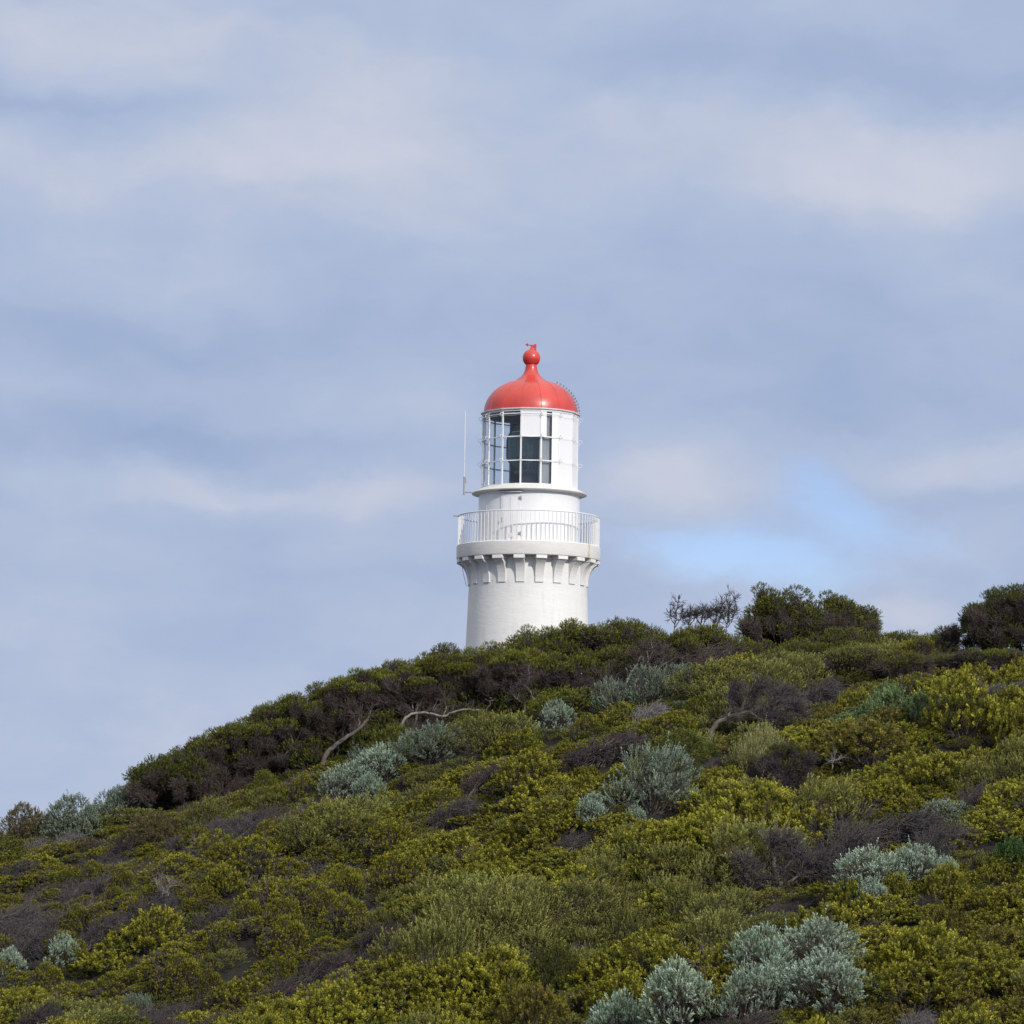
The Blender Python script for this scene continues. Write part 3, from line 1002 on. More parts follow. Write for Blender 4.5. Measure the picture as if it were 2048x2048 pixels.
def proto(kind, k):
    """(child name, mesh) pairs of one bush of the kind"""
    key = (kind, k)
    if key in PROTO:
        return PROTO[key]
    style, mat = KINDS[kind]
    if style == 'dead':
        a = dict(n1=85, n2=11, n3=2)
        br, tw = twig_mesh(900 + 17 * k + len(kind), **a)
        wood = {'browndead': 'twig', 'greydead': 'greytwig', 'darkdead': 'darktwig', 'paledead': 'paletwig'}[kind]
        PROTO[key] = [('branches', np_mesh('branches', br[0], br[1], None, M['bark' if kind != 'paledead' else 'palebark'], smooth=True)), ('twigs', np_mesh('twigs', tw[0], tw[1], None, M[wood], smooth=True))]
    else:
        q, y, sv, sq = shrub_mesh(style, 11 * k + len(kind) * 3 + 1)
        PROTO[key] = [('foliage', np_mesh('foliage', q, quads_of(q), None, M[mat], y)), ('stems', np_mesh('stems', sv, sq, None, M['stem'], smooth=True))]
        if kind == 'cushion':                          # wind-killed twigs on the seaward side
            br, tw = twig_mesh(500 + k, R_=.5, H_=.66, wind=.25, n1=34, n2=9, n3=2)
            tw = (tw[0] + np.array([-.14, -.06, 0]), tw[1])
            PROTO[key].append(('dead_twigs', np_mesh('dead_twigs', tw[0], tw[1], None, M['greytwig'], smooth=True)))
    return PROTO[key]


KINDS = dict(yellow=('yellow', 'yellow'), olive=('olive', 'olive'), cushion=('cushion', 'cushion'), dense=('dense', 'darkgreen'), fresh=('dense', 'treegreen'), silver=('silver', 'silver'),
             greygreen=('olive', 'greygreen'), greyleaf=('dense', 'greygreen'), lemon=('feather', 'lemon'), leafy=('leafy', 'yellow'), vivid=('leafy', 'vivid'), sea=('leafy', 'seagreen'), russet=('dense', 'russet'), brown=('yellow', 'brownolive'),
             greydead=('dead', None), darkdead=('dead', None), paledead=('dead', None), browndead=('dead', None))
NV = 3
KNAME = dict(yellow='shrub', olive='shrub', cushion='shrub', dense='shrub', fresh='shrub', silver='silver_bush', greygreen='shrub', greyleaf='shrub', lemon='shrub', leafy='shrub', vivid='shrub', sea='shrub', russet='shrub', brown='shrub',
             greydead='dead_bush', darkdead='dead_bush', paledead='dead_bush', browndead='dead_bush')
first_of = {}                                          # (kind, variant) -> child objects, source for the scrub cover
taken = []                                             # footprints (x, y, radius)
rg = random.Random(5)


def bush(kind, u, v, w_, h_, label):
    """a bush whose visible body is centred on picture point (u, v) of the reference, w_ x h_ there"""
    P = hit(u, v + h_ * .5)
    s = FPX / float(P @ fwd)
    W, Ht = w_ / s, max(.30, h_ / s - .12 * w_ / s) + (.28 if kind == 'silver' else .40)
    g = float(ground(P[0], P[1]))
    cap = 1.35
    if P[2] - g > .75:                                # against the tree row: stands taller than the scrub
        Ht, cap = float(at(u, v - h_ * .5, P[1])[2]) - g, 1.5
    elif h_ < 50:
        Ht += .10
    n = sum(1 for q_ in first_of if q_[0] == kind)
    k = n if n < NV else rg.randrange(NV)
    o = empty(KNAME[kind], (P[0], P[1], g), label, 'bush')
    o['group'] = {'silver_bush': 'silver bushes on the hillside', 'dead_bush': 'dead twiggy bushes on the hillside'}.get(KNAME[kind], 'green shrubs on the hillside')
    o.rotation_euler = (0, 0, rg.uniform(-.5, .5) + (0 if 'dead' in kind or kind == 'cushion' else rg.choice((0, 2.1, 4.2))))
    o.scale = (W / 1.25, W / 1.25 * rg.uniform(.85, 1.05), min(Ht / .80, cap * W / 1.25))
    cs = []
    for nm, me in proto(kind, k):
        cs.append(link(bpy.data.objects.new(nm, me), o))
    first_of.setdefault((kind, k), cs)
    taken.append((P[0], P[1], W * .5))
    return o

# ------------------------------------------------------------------ trees of the ridge
TREE_Y = {}


def tree(u, Y, vtop, wpx, label, seed, leaf='tree', name='coastal_tree', cat='tree', hmin=.8, group='windswept trees along the ridge', **k):
    v_row = Y < 75 and u < 1480
    vtop += 9 - (26 * float(np.interp(u, [300, 420, 760, 880], [.4, 1, 1, .2])) if v_row and u < 880 else 8 if v_row and u < 1200 else 0)
    P = at(u, vtop, Y)
    g = float(ground(P[0], Y))
    h_ = max(hmin, P[2] - g)
    w_ = wpx / FPX * Y * (1.17 if v_row else 1.0)
    o = empty(name, (P[0], Y, g), label, cat, group)
    tr, tw, lf = tree_parts(seed, w_, h_, **k)
    tube_obj('trunk', tr, M['bark'], o)
    tube_obj('twigs', tw, M['twig'], o)
    leaf_obj('crown', lf, M[leaf], o)
    taken.append((P[0], Y, w_ * .28))
    return o


dk = dict(L=.10, nl=11, ll=.044, lw=.018, spread=60, tipspread=30, clump=.6)
tree(345, 72.6, 1506, 150, 'dark rounded tree at the low left end of the ridge row', 1, 'darkgreen', trunks=2, low=-.6, skew=.25, gaps=.35, leafk=dk)
tree(395, 73.6, 1466, 140, 'dark tree crown just behind the rounded end tree', 2, 'darkgreen', skew=.35, low=-.4, gaps=.2)
tree(465, 73.2, 1440, 150, 'third tree up from the left end, bare brown underside above a dark hollow', 3, skew=.30, lean=.35)
tree(525, 73.8, 1412, 130, 'narrow wind-bent tree between the dark hollow and a bright green clump', 4, skew=.3, gaps=.1)
tree(590, 73.4, 1385, 150, 'sloping tree with broad green top left of the long diagonal trunk', 5, skew=.28)
tree(650, 74.2, 1362, 140, 'tree whose crown ends in a small knob against the sky', 6, skew=.25)
tree(725, 73.3, 1345, 150, 'tree with a thick mass of bare brown twigs under a thin green top', 7, skew=.2, twigs=110, low=.25)
tree(785, 74.0, 1326, 150, 'tree with pale forking stems above the mid-green round bush', 8, skew=.2, twigs=90, low=.2)
tree(855, 73.3, 1308, 150, 'tree above the white curved trunk, its branches bare below', 9, skew=.15, twigs=90, low=.25)
tree(890, 79.0, 1270, 150, 'smooth domed tree standing behind the row, left of the tower foot', 10, 'tree', skew=.1, canopy=.45, low=-.3, lr=(.2, .34))
tree(930, 73.6, 1300, 150, 'brown-sided tree with white sky glints through its twigs', 11, skew=.15, twigs=100, low=.25)
tree(985, 74.6, 1268, 150, 'bright green-topped tree right below the left edge of the tower', 12, 'treegreen', skew=.2, low=-.3, gaps=.25)
tree(1030, 73.0, 1300, 140, 'grey twiggy tree in front of the tower foot, its top level', 13, skew=.1, twigs=120, low=.35)
tree(1075, 74.4, 1244, 170, 'broad green tree hiding the middle of the tower foot', 14, 'treegreen', skew=.14, low=-.6, gaps=.45, bare=4)
tree(1110, 73.0, 1310, 130, 'shaded brown tree with a dark hollow under it, below the right tower edge', 15, skew=.1, twigs=110, low=.2)
tree(1160, 74.2, 1232, 170, 'thick green tree against the right edge of the tower', 16, 'treegreen', skew=.1, low=-.6, gaps=.5, bare=3)
tree(1215, 73.4, 1270, 140, 'leafy tree with foliage down to the silver strip', 17, 'tree', low=-.6, gaps=.6, bare=3)
tree(1250, 74.6, 1232, 160, 'flat-topped green tree where pale leaning stems show beneath', 18, 'tree', skew=.05, low=-.5, gaps=.4, bare=4)
tree(1330, 73.4, 1250, 120, 'tree with grey-brown twigs and two pale slanting trunks', 19, 'tree', lean=.5, twigs=100, low=.1)
tree(1420, 74.4, 1254, 160, 'low dark tree with sky showing under its crown, right of the twiggy one', 20, 'tree', skew=-.05, low=-.5, gaps=.4, bare=4)
tree(1500, 74.8, 1268, 140, 'low dark green tree under the tall domed crown', 21, 'tree', low=-.6, gaps=.5, bare=3)
tree(1530, 79.5, 1168, 85, 'high knobbly crown, topmost on the skyline right of the tower', 22, 'darkgreen', skew=.0, canopy=.7, low=-.5, gaps=.3, nl=26)
tree(1622, 79.0, 1184, 310, 'tall domed tree falling gently away to the right', 23, 'tree', skew=-.10, canopy=.65, low=-.6, gaps=.35, nl=85, lr=(.2, .36), leafk=dk)
tree(1725, 79.6, 1214, 120, 'dark shoulder of a tree at the right foot of the domed tree', 24, 'darkgreen', skew=-.2, canopy=.8, low=-.6, gaps=.4)
tree(1610, 75.6, 1262, 150, 'low clipped tree in front of the domed tree', 25, 'treegreen', low=-.6, gaps=.4, bare=3)
tree(1700, 76.0, 1254, 170, 'long low tree spreading below the dark shoulder', 26, 'tree', low=-.6, gaps=.4, skew=-.05, bare=3)
tree(1790, 77.0, 1250, 130, 'low dark tree on the skyline in the dip', 27, 'darkgreen', low=-.4)
tree(1860, 77.4, 1254, 110, 'low thin tree at the right end of the skyline dip', 28, 'darkgreen', low=-.3, twigs=90)
tree(1950, 74.5, 1176, 190, 'sparse tree sweeping leftward with sky showing between its twigs', 29, 'darkgreen', skew=.35, canopy=.45, low=.1, twigs=110, lean=-.55, trunks=2, nl=20, lr=(.14, .24))
tree(2030, 73.8, 1160, 200, 'tall dark tree cut by the right edge of the view', 30, 'darkgreen', skew=.1, low=-.2, gaps=.4, twigs=110)
tree(1960, 71.5, 1290, 180, 'grey-brown twiggy tree standing below the sweeping one', 31, 'darkgreen', low=.5, twigs=160, nl=22, lean=-.1, group='twiggy low trees on the right slope')
tree(1835, 72.4, 1282, 75, 'small flat-topped tree with a bright yellow-green cap', 32, 'cushion', low=-.1, canopy=.3, trunks=1)
tree(1800, 71.2, 1312, 130, 'low dark tree with pale stems right of the cap tree foot', 33, 'tree', low=-.3, gaps=.3)
tree(1700, 71.6, 1300, 120, 'olive tree with pale stems showing under its leaves', 34, 'olive', low=-.2, gaps=.2, lean=.1)


def bare_tree(name, loc, label, mat, limbs, twig_mat=None, seed=1, ntw=0, twl=(.15, .4), wind=(.4, 0, .3), group=None, cat='tree'):
    """leafless tree or branch: limbs = list of (points, radius at foot, radius at tip)"""
    rng = np.random.default_rng(seed)
    o = empty(name, loc, label, cat, group)
    mb = MB()
    fine = []
    for (pts, ra, rb_) in limbs:
        pts = np.array(pts, float)
        s = np.linspace(0, len(pts) - 1, 4 * len(pts))
        # smooth curve through the points
        pp = np.stack([np.interp(s, np.arange(len(pts)), pts[:, i]) for i in range(3)], 1)
        pd = np.pad(pp, ((2, 2), (0, 0)), 'edge')
        pp = (pd[:-4] + pd[1:-3] * 2 + pd[2:-2] * 3 + pd[3:-1] * 2 + pd[4:]) / 9
        pp[0], pp[-1] = pts[0], pts[-1]
        pp[1:-1] += rng.normal(0, .008, pp[1:-1].shape)
        mb.tube(pp, np.linspace(ra, rb_, len(pp)), 8)
        fine.append(pp)
    mb.build('trunk', mat, o)
    if ntw:
        parts = []
        for pp in fine:
            n = ntw
            i = rng.integers(len(pp) // 3, len(pp), n)
            st = pp[i]
            dr = unit(rng.normal(0, .6, st.shape) + np.array(wind))
            L_ = rng.uniform(*twl, (n, 1))
            en = st + dr * L_
            p2 = bez(st, st + dr * L_ * .5 + rng.normal(0, .03, st.shape), en, 5, rng, .008)
            parts.append(tubes(p2, np.broadcast_to(np.linspace(.008, .004, 5), (n, 5)), 4))
            s3 = np.repeat(p2[:, 2], 4, 0)
            d3 = unit(np.repeat(dr, 4, 0) + rng.normal(0, .5, s3.shape))
            e3 = s3 + d3 * rng.uniform(.08, .22, (len(s3), 1))
            parts.append(tubes(bez(s3, (s3 + e3) / 2 + rng.normal(0, .015, s3.shape), e3, 4, rng), np.broadcast_to(np.linspace(.0055, .0035, 4), (len(s3), 4)), 3))
        tube_obj('twigs', join(parts), twig_mat or mat, o)
    return o


def pic(pts, Y, foot):
    """limb points given as picture points at distance Y (third number: metres nearer or farther), relative to foot"""
    return [at(p[0], p[1], Y + (p[2] if len(p) > 2 else 0)) - foot for p in pts]


# bent tree: grey trunk arching right out of the scrub into a dead swept crown
Y0 = float(hit(1418, 1492, .1)[1])
f0 = at(1418, 1500, Y0)
L1 = [(1418, 1500), (1419, 1468), (1432, 1446), (1455, 1436), (1480, 1426, .1), (1510, 1420, .1), (1535, 1416), (1560, 1400, -.1)]
o = bare_tree('bent_tree', f0, 'bent grey tree arching right out of the scrub into a swept twiggy crown', M['bark'],
              [(pic(L1, Y0, f0), .058, .026), (pic([(1480, 1426, .1), (1490, 1400), (1500, 1385), (1525, 1372)], Y0, f0), .04, .012), (pic([(1455, 1436), (1462, 1410, .2), (1452, 1392, .3), (1470, 1378, .3)], Y0, f0), .03, .01),
               (pic([(1510, 1420, .1), (1535, 1400, .2), (1560, 1388, .2), (1590, 1400, .2)], Y0, f0), .03, .01), (pic([(1535, 1416), (1570, 1418, -.2), (1598, 1430, -.2)], Y0, f0), .025, .01), (pic([(1500, 1424), (1520, 1440, -.2), (1560, 1442, -.3)], Y0, f0), .02, .008)],
              M['greytwig'], 3, 110, (.2, .5), (.9, 0, .35))
taken += [(f0[0] + .05, Y0 - .8, .45), (f0[0] + .7, Y0 - .8, .4), (f0[0] + .1, Y0 - .25, .4), (f0[0] + .7, Y0 - .2, .45), (f0[0] + 1.3, Y0 - .1, .4)]
# bare forked tree in the lower right scrub
Y1 = float(hit(1560, 1778, .1)[1])
f1 = at(1562, 1790, Y1)
bare_tree('bare_tree', f1, 'bare grey forked tree with open limbs in the yellow scrub', M['bark'],
          [(pic([(1562, 1790), (1560, 1768), (1556, 1755)], Y1, f1), .075, .06), (pic([(1556, 1755), (1548, 1730), (1546, 1708), (1552, 1690), (1562, 1676)], Y1, f1), .045, .012), (pic([(1548, 1712), (1542, 1698), (1540, 1684)], Y1, f1), .022, .008),
           (pic([(1558, 1760), (1570, 1738), (1576, 1724), (1590, 1718, .1), (1596, 1700, .1)], Y1, f1), .04, .012), (pic([(1576, 1724), (1580, 1705), (1574, 1686)], Y1, f1), .022, .008),
           (pic([(1560, 1775), (1545, 1776), (1520, 1768), (1500, 1762), (1485, 1748, .1)], Y1, f1), .035, .01), (pic([(1520, 1768), (1505, 1772), (1488, 1776)], Y1, f1), .02, .008), (pic([(1500, 1762), (1490, 1740), (1486, 1722)], Y1, f1), .016, .007),
           (pic([(1562, 1772), (1590, 1756, -.1), (1612, 1748), (1625, 1740)], Y1, f1), .035, .012), (pic([(1596, 1752), (1605, 1735), (1600, 1722)], Y1, f1), .02, .008)],
          M['greytwig'], 4, 45, (.15, .45), (.35, 0, .7))
taken += [(f1[0], Y1 - .8, .55), (f1[0] - .3, Y1 - .25, .4), (f1[0] + .3, Y1 - .25, .4)]
# long pale trunk lying under the row, dark diagonal trunk, pale slanting trunks: bare trunks and limbs, no whole trees
for (pts, label, ra, rb_, mt_, yy) in [
        ([(800, 1452), (815, 1430), (838, 1424), (868, 1428), (886, 1434), (905, 1424), (930, 1418), (960, 1420)], 'white weathered trunk lying in a curve under the tree row', .060, .03, 'palebark', 71.6),
        ([(648, 1512), (665, 1494), (690, 1476), (712, 1464), (735, 1440), (742, 1420)], 'thick brown diagonal trunk rising to the right under the tree row', .10, .05, 'bark', 71.9),
        ([(1250, 1372), (1262, 1345), (1278, 1325), (1284, 1306), (1272, 1290)], 'pale forked trunk leaning right where the silver strip begins', .055, .022, 'palebark', 72.0),
        ([(1272, 1356), (1290, 1338), (1298, 1320), (1294, 1302)], 'thin pale trunk leaning right, second from the silver strip', .04, .02, 'palebark', 72.1),
        ([(1305, 1352), (1322, 1332), (1345, 1318)], 'short grey leaning trunk below the twiggy tree', .055, .03, 'bark', 72.2),
        ([(1068, 1400), (1062, 1382), (1052, 1372), (1040, 1362)], 'short pale branch sticking out left above the small silver bush', .035, .018, 'palebark', 71.9),
        ([(1052, 1408), (1034, 1398), (1024, 1386)], 'thin pale broken stem lying left of the small silver bush', .025, .012, 'palebark', 71.7)]:
    yy = min(71.9, float(hit(pts[0][0], pts[0][1], .2)[1]) - .1)
    ft = at(pts[0][0] - 6, pts[0][1], yy)
    ft[2] = float(ground(ft[0], yy)) - .08
    pts2 = pts
    p3 = pts2[len(pts2) // 2]
    bare_tree('bare_trunk', ft, label, M[mt_], [([(0, 0, 0)] + pic(pts2, yy, ft), ra * .62, rb_ * .6), (pic([p3, (p3[0] + 8, p3[1] - 18, .1), (p3[0] + 4, p3[1] - 36, .2)], yy, ft), rb_ * .6, rb_ * .3)], M['twig'], 7, 24, (.12, .3), (.2, 0, .6), group='bare trunks under the tree row')
# dead twigs standing up against the sky right of the tower
for i, (u, vt, lab) in enumerate([(1350, 1206, 'tall bare twig, first of the dead sprays above the low trees right of the tower'), (1378, 1222, 'short bare spray of reddish twigs, second above the low trees'), (1402, 1216, 'bare reddish spray, third above the low trees'),
                                  (1430, 1208, 'thick bare spray, fourth above the low trees'), (1455, 1184, 'bare brown spray leaning on the high knobbly crown')]):
    yy = 76.6
    ft = at(u, 1290, yy)
    bare_tree('bare_spray', ft, lab, M['twig'], [(pic([(u - 4, 1290), (u - 2, 1255), (u + 2, 1230), (u + 5, vt)], yy, ft), .016, .006), (pic([(u, 1255), (u + 12, 1236), (u + 15, vt + 14)], yy, ft), .014, .005), (pic([(u, 1250), (u - 10, 1234), (u - 12, vt + 20)], yy, ft), .014, .005),
              (pic([(u + 1, 1246), (u + 4, 1228), (u - 3, vt + 10)], yy, ft), .012, .005)], M['greytwig'], 60 + i, 12 + 3 * i, (.1, .25), (.1, 0, .9), group='dead sprays on the skyline')
# dark little tree on a single stem
Y2 = float(hit(1572, 1600, .1)[1])
f2 = at(1572, 1606, Y2)
o = empty('single_stem_tree', f2, 'small dark tree on one thin stem beside the pale lemon bush', 'tree')
tr_, tw_, lf_ = tree_parts(41, 1.15, 1.35, nl=16, trunks=1, lean=.12, low=-.3, canopy=.5, skew=.1, lr=(.12, .2))
tube_obj('trunk', tr_, M['bark'], o)
tube_obj('twigs', tw_, M['darktwig'], o)
leaf_obj('crown', lf_, M['darkgreen'], o)
taken.append((f2[0], Y2, .5))

# ------------------------------------------------------------------ bushes one can tell apart
B = '''
silver|1640|1848|215|105|largest silver bush, broad blue-grey crown at the lower right
silver|1655|1922|200|105|silver bush in the front right of the big silver clump
silver|1530|1876|140|100|silver bush on the left shoulder of the big silver clump
silver|1500|1945|130|90|silver bush in the middle of the big clump, dark twigs beneath
silver|1560|1925|110|80|silver bush wedged in the heart of the big clump
silver|1365|1950|165|115|upright silver bush left of the big silver clump
silver|1245|2005|160|95|lowest silver bush, cut by the bottom of the view
silver|1745|1700|150|75|silver bush under the purple-grey twig bank
silver|1820|1690|110|60|silver bush at the right shoulder of the one under the twig bank
silver|1885|1698|60|40|thin silver bush fading into grey twigs at the right
silver|1735|1748|75|60|small silver bush below the twig bank, yellow shrubs at its foot
greygreen|1300|1530|160|105|dark-centred round silver bush in the middle of the hillside
silver|1185|1588|75|55|small silver bush at the lower left of the round dark-centred one
silver|1265|1592|50|45|small silver tuft under the round dark-centred bush
silver|772|1500|100|45|silver bush topmost of the chain below the diagonal trunk
silver|722|1525|90|50|pale silver bush second in the chain below the diagonal trunk
silver|680|1545|75|42|silver bush at the left end of the chain below the diagonal trunk
silver|740|1556|85|42|silver bush lowest of the chain below the diagonal trunk
greygreen|860|1462|140|48|wide grey-green bush under the white curved trunk
silver|1105|1412|80|40|small silver bush right of the thin broken stem
greygreen|1235|1372|95|36|grey-green bush starting the strip under the pale leaning trunks
greygreen|1300|1352|90|44|grey-green bush in the middle of the strip under the trees
greygreen|1352|1336|70|40|grey-green bush at the upper end of the strip, below sky gaps
silver|22|1900|70|38|silver bush cut by the left edge of the view
silver|119|1876|72|40|silver bush standing right of the one cut by the left edge
silver|234|1832|42|30|tiny pale silver tuft in front of dark twigs on the left slope
greygreen|282|1978|66|48|faint grey-green bush near the lower left, half hidden in twigs
silver|2026|1838|56|48|silver tuft cut by the right edge of the view
browndead|455|1545|80|50|brown twig thicket in the hollow under the third ridge tree
browndead|840|1410|90|60|brown twig thicket behind the white curved trunk
browndead|1150|1365|90|50|brown twig thicket in the dark hollow below the right tower edge
lemon|1522|1490|110|75|pale lemon-green woolly bush beside the single-stem tree
darkdead|747|1815|95|95|dark purple-brown upright twig bush in the lower middle slope
darkdead|830|1842|120|95|dark spreading twig bush right of the purple-brown upright one
darkdead|640|1895|110|55|tangle of low dark swept twigs left of the dark hollow
darkdead|735|1885|125|75|tangle of low dark swept twigs over the dark hollow
darkdead|555|1950|115|45|low dark twigs in a hollow under the rounded cushion shrub
greydead|1690|1635|150|75|purple-grey swept twig bush, left part of the long twig bank
greydead|1790|1612|140|70|purple-grey swept twig bush at the crest of the twig bank
greydead|1865|1640|120|60|grey swept twig bush at the right end of the twig bank
greydead|1620|1688|110|70|grey twig bush behind the bare forked tree
greydead|1842|1745|60|70|thin grey twig bush right of the yellow shrub under the silver one
paledead|1817|1985|80|70|pale dry twig tuft near the bottom right
darkdead|1470|2012|150|60|dark purple twigs under the front of the big silver clump
darkdead|1130|1850|62|62|small dark twig bush above the rounded olive-yellow bush
greydead|890|1588|105|52|silver-grey dead bush in the middle slope
greydead|1005|1578|65|42|small grey dead bush right of the silver-grey one
darkdead|960|1522|105|70|dark twiggy bush with green flecks under the ridge middle
darkdead|1200|1455|160|62|long dark swept twig tongue above the round silver bush
darkdead|1130|1490|70|40|lower left tip of the long dark twig tongue
paledead|1285|1395|80|50|pale dry grassy twig bush under the grey-green strip
greydead|1625|1356|90|42|grey twig bush in a gap under the olive trees
greydead|1865|1278|70|36|smooth grey twig bush on the skyline dip
greydead|1930|1562|95|52|grey twig bush among yellow shrubs far right
greydead|60|1850|105|50|dark grey twig bush above the silver bushes at the left edge
greydead|195|1826|95|46|grey twig bush left of the tiny silver tuft
darkdead|132|1800|75|48|dark twig bush below the crested cushion shrub
greydead|290|1778|95|50|grey twig bush around the pale dead sprig
greydead|420|1808|95|46|grey twig thicket right of the bright spiky shrub
greydead|500|1758|65|62|tall grey twig bush between yellow leafy shrubs
darkdead|240|1660|70|44|dark twig bush under the russet-topped slope
greydead|28|1716|70|28|low grey twig bush at the far left edge
darkdead|405|1972|95|52|dark swept twigs with pale crossing stems, lower left
darkdead|480|1928|75|52|dark twig bush right of the twin cushions, lower left
darkdead|58|2000|100|60|dark twig bush at the bottom left corner
greydead|330|1980|75|65|grey twig bush beside the faint grey-green bush
paledead|130|1645|55|36|pale bare sticks under the feathery grey-green shrub
paledead|66|1662|55|28|pale grey grassy tuft at the far left under the russet heath
greyleaf|150|1592|115|72|feathery grey-green shrub on the skyline, far left
greyleaf|235|1582|105|54|grey-green shrub on the skyline beside the dark end tree
russet|58|1626|105|60|russet-tipped heath shrub at the left end of the skyline
russet|300|1640|110|40|golden-brown heath shrub below the dark end tree
cushion|131|1712|36|40|tiny cushion shrub with one bright crest in dark twigs
cushion|240|1722|60|60|tall cushion shrub with a bright slanting crest, left slope
cushion|225|1752|50|46|bright lumpy cushion shrub under the slanting crest one
cushion|197|1768|40|40|round bright cushion shrub standing alone in grey twigs
cushion|148|1792|60|58|cushion shrub with pale crested top left of the lone round one
cushion|30|1790|48|44|cushion shrub near the left edge with a bare seaward side
cushion|62|1772|40|48|narrow cushion shrub second from the left edge
cushion|180|1700|52|62|yellowish cushion shrub above grey twigs, upper left slope
cushion|330|1692|60|52|cushion shrub with a curved yellow crest, upper middle left
cushion|385|1640|58|48|stepped cushion shrub under the third ridge tree
leafy|452|1720|70|66|large-leaved yellow-green shrub left of the tall grey twig bush
leafy|418|1738|36|52|upright large-leaved shrub with separate spires
leafy|385|1766|36|42|small large-leaved shrub on dark twigs
yellow|300|1832|110|54|bright spiky yellow-green shrub right of the tiny silver tuft
cushion|115|1852|50|32|cushion shrub just above the second silver bush from the left
yellow|158|1862|46|42|yellow shrub right of the second silver bush from the left
cushion|492|1798|70|44|cushion shrub with bright pointed crest below the tall grey twigs
cushion|440|1838|70|42|cushion shrub running down left from the pointed crest
cushion|85|1925|72|48|broad lumpy cushion shrub below the silver bushes at the left
cushion|350|1925|95|50|wide dark-based cushion shrub in the lower left
cushion|412|1926|60|46|twin-topped cushion shrub left of the dark swept twigs
cushion|170|1950|66|60|low cushion shrub with brown stems, lower left
cushion|548|1902|80|62|rounded single cushion shrub above the dark hollow
cushion|562|1850|92|48|cushion shrub with bright rim behind the rounded single one
cushion|680|1800|92|58|bright cushion shrub on the left flank of the purple-brown twigs
dense|640|1840|56|50|dark green cushion shrub between the two bright ones
cushion|770|1656|100|44|long low cushion shrub with an orange-green top
cushion|785|1716|120|62|wide olive cushion shrub in the middle slope
cushion|690|1742|75|46|cushion shrub stepping down left of the wide olive one
cushion|640|1778|70|34|thin cushion shrub over grey twigs
cushion|535|1640|70|42|dark yellow-green cushion shrub left of the pale twigs in the hollow
cushion|560|1780|72|62|cushion shrub with a bright slanting top, lower left middle
dense|1120|1912|118|75|rounded olive-yellow bush in the lower middle
brown|1065|1995|140|95|brownish olive shrub at the bottom below the rounded bush
yellow|1280|1888|170|72|wide yellow-olive shrub left of the big silver clump
yellow|1240|1956|130|62|yellow shrub in front of the wide one, above the lowest silver bush
olive|1372|1772|110|75|dull olive upright shrub left of the bare forked tree
olive|1258|1818|100|72|dull olive shrub with feathery tips in the lower middle
olive|1205|1722|110|50|soft olive shrub below the round silver bush
vivid|2022|1662|70|64|glossy vivid green bush cut by the right edge
yellow|1700|1772|90|52|yellow shrub at the foot of the small silver bush
yellow|1790|1732|62|44|yellow upright shrub growing in front of the silver bush under the twig bank
brown|1905|1822|100|62|brown-tinged shrub with dark twigs right of the big silver clump
yellow|1890|1735|90|60|yellow shrub right of the thin grey twig bush
fresh|782|1458|84|54|mid-green round bush at the foot of the tree row
fresh|945|1394|58|42|small round green bush in front of the bare trunks
cushion|598|1546|66|48|small dark-yellow shrub left of the silver chain
cushion|552|1560|52|36|low yellow shrub at the mouth of the dark hollow
fresh|536|1492|56|44|bright green clump before the brown trees, above the dark hollow
fresh|500|1525|36|26|small bright green clump low before the dark hollow
cushion|1385|1372|56|72|upright olive-yellow bush right of the pale dry grass
yellow|1232|1408|62|34|bright yellow shrub above the long dark twig tongue
dense|1350|1468|120|58|dark green round bush above the round silver bush
cushion|1165|1432|70|40|yellow lumpy bush right of the small silver bush
cushion|1056|1470|44|52|narrow dark-yellow bush, left of a bright leafy one
leafy|1130|1462|42|36|bright leafy bush at the left of the dark twig tongue
fresh|1130|1388|150|28|long low green bush along the foot of the shaded trees
olive|1590|1322|100|52|soft olive bush under the low clipped tree
olive|1540|1345|100|48|soft olive bush beside the bent tree crown
sea|1782|1380|80|46|sea-green leafy shrub below the olive tree
sea|1836|1384|70|52|sea-green shrub right of its twin, grey stems above
sea|1735|1402|62|32|small sea-green shrub at the lower left of the pair
leafy|1932|1385|140|95|big bright yellow leafy shrub under the grey-brown tree
leafy|2010|1420|90|70|yellow leafy shrub cut by the right edge
brown|1738|1450|190|70|wide brownish-olive shrub mass right of the single-stem tree
'''
for ln_ in B.strip().split('\n'):
    k_, u_, v_, w_, h_, lab_ = ln_.split('|')
    bush(k_, float(u_), float(v_), float(w_), float(h_), lab_)

# pale dead sprig and pale broken branch
for (u, v, lab) in [(325, 1778, 'pale dead sprig, star-shaped, in the twigs of the left slope'), (1668, 1522, 'pale broken branch lying across the yellow scrub')]:
    Yb = float(hit(u, v + 12, .45)[1]) - .1
    ft = at(u, v + 16, Yb)
    if u < 1000:
        lm = [(pic([(u, v + 16), (u + 2, v), (u - 4, v - 14)], Yb, ft), .014, .005), (pic([(u, v + 8), (u + 14, v - 4), (u + 26, v - 8)], Yb, ft), .011, .004), (pic([(u, v + 6), (u - 10, v - 6), (u - 14, v - 10)], Yb, ft), .010, .004), (pic([(u, v + 10), (u + 10, v + 6), (u + 16, v + 10)], Yb, ft), .01, .004)]
    else:
        lm = [(pic([(u - 10, v + 2), (u, v - 1), (u + 9, v - 3)], Yb, ft), .018, .010), (pic([(u - 3, v + 16), (u - 3, v + 2), (u - 2, v - 1)], Yb, ft), .014, .008)]
    bare_tree('dead_branch', ft, lab, M['palebark'], lm, M['paletwig'], 8, 5, (.08, .2), (.2, 0, .6), cat='branch')

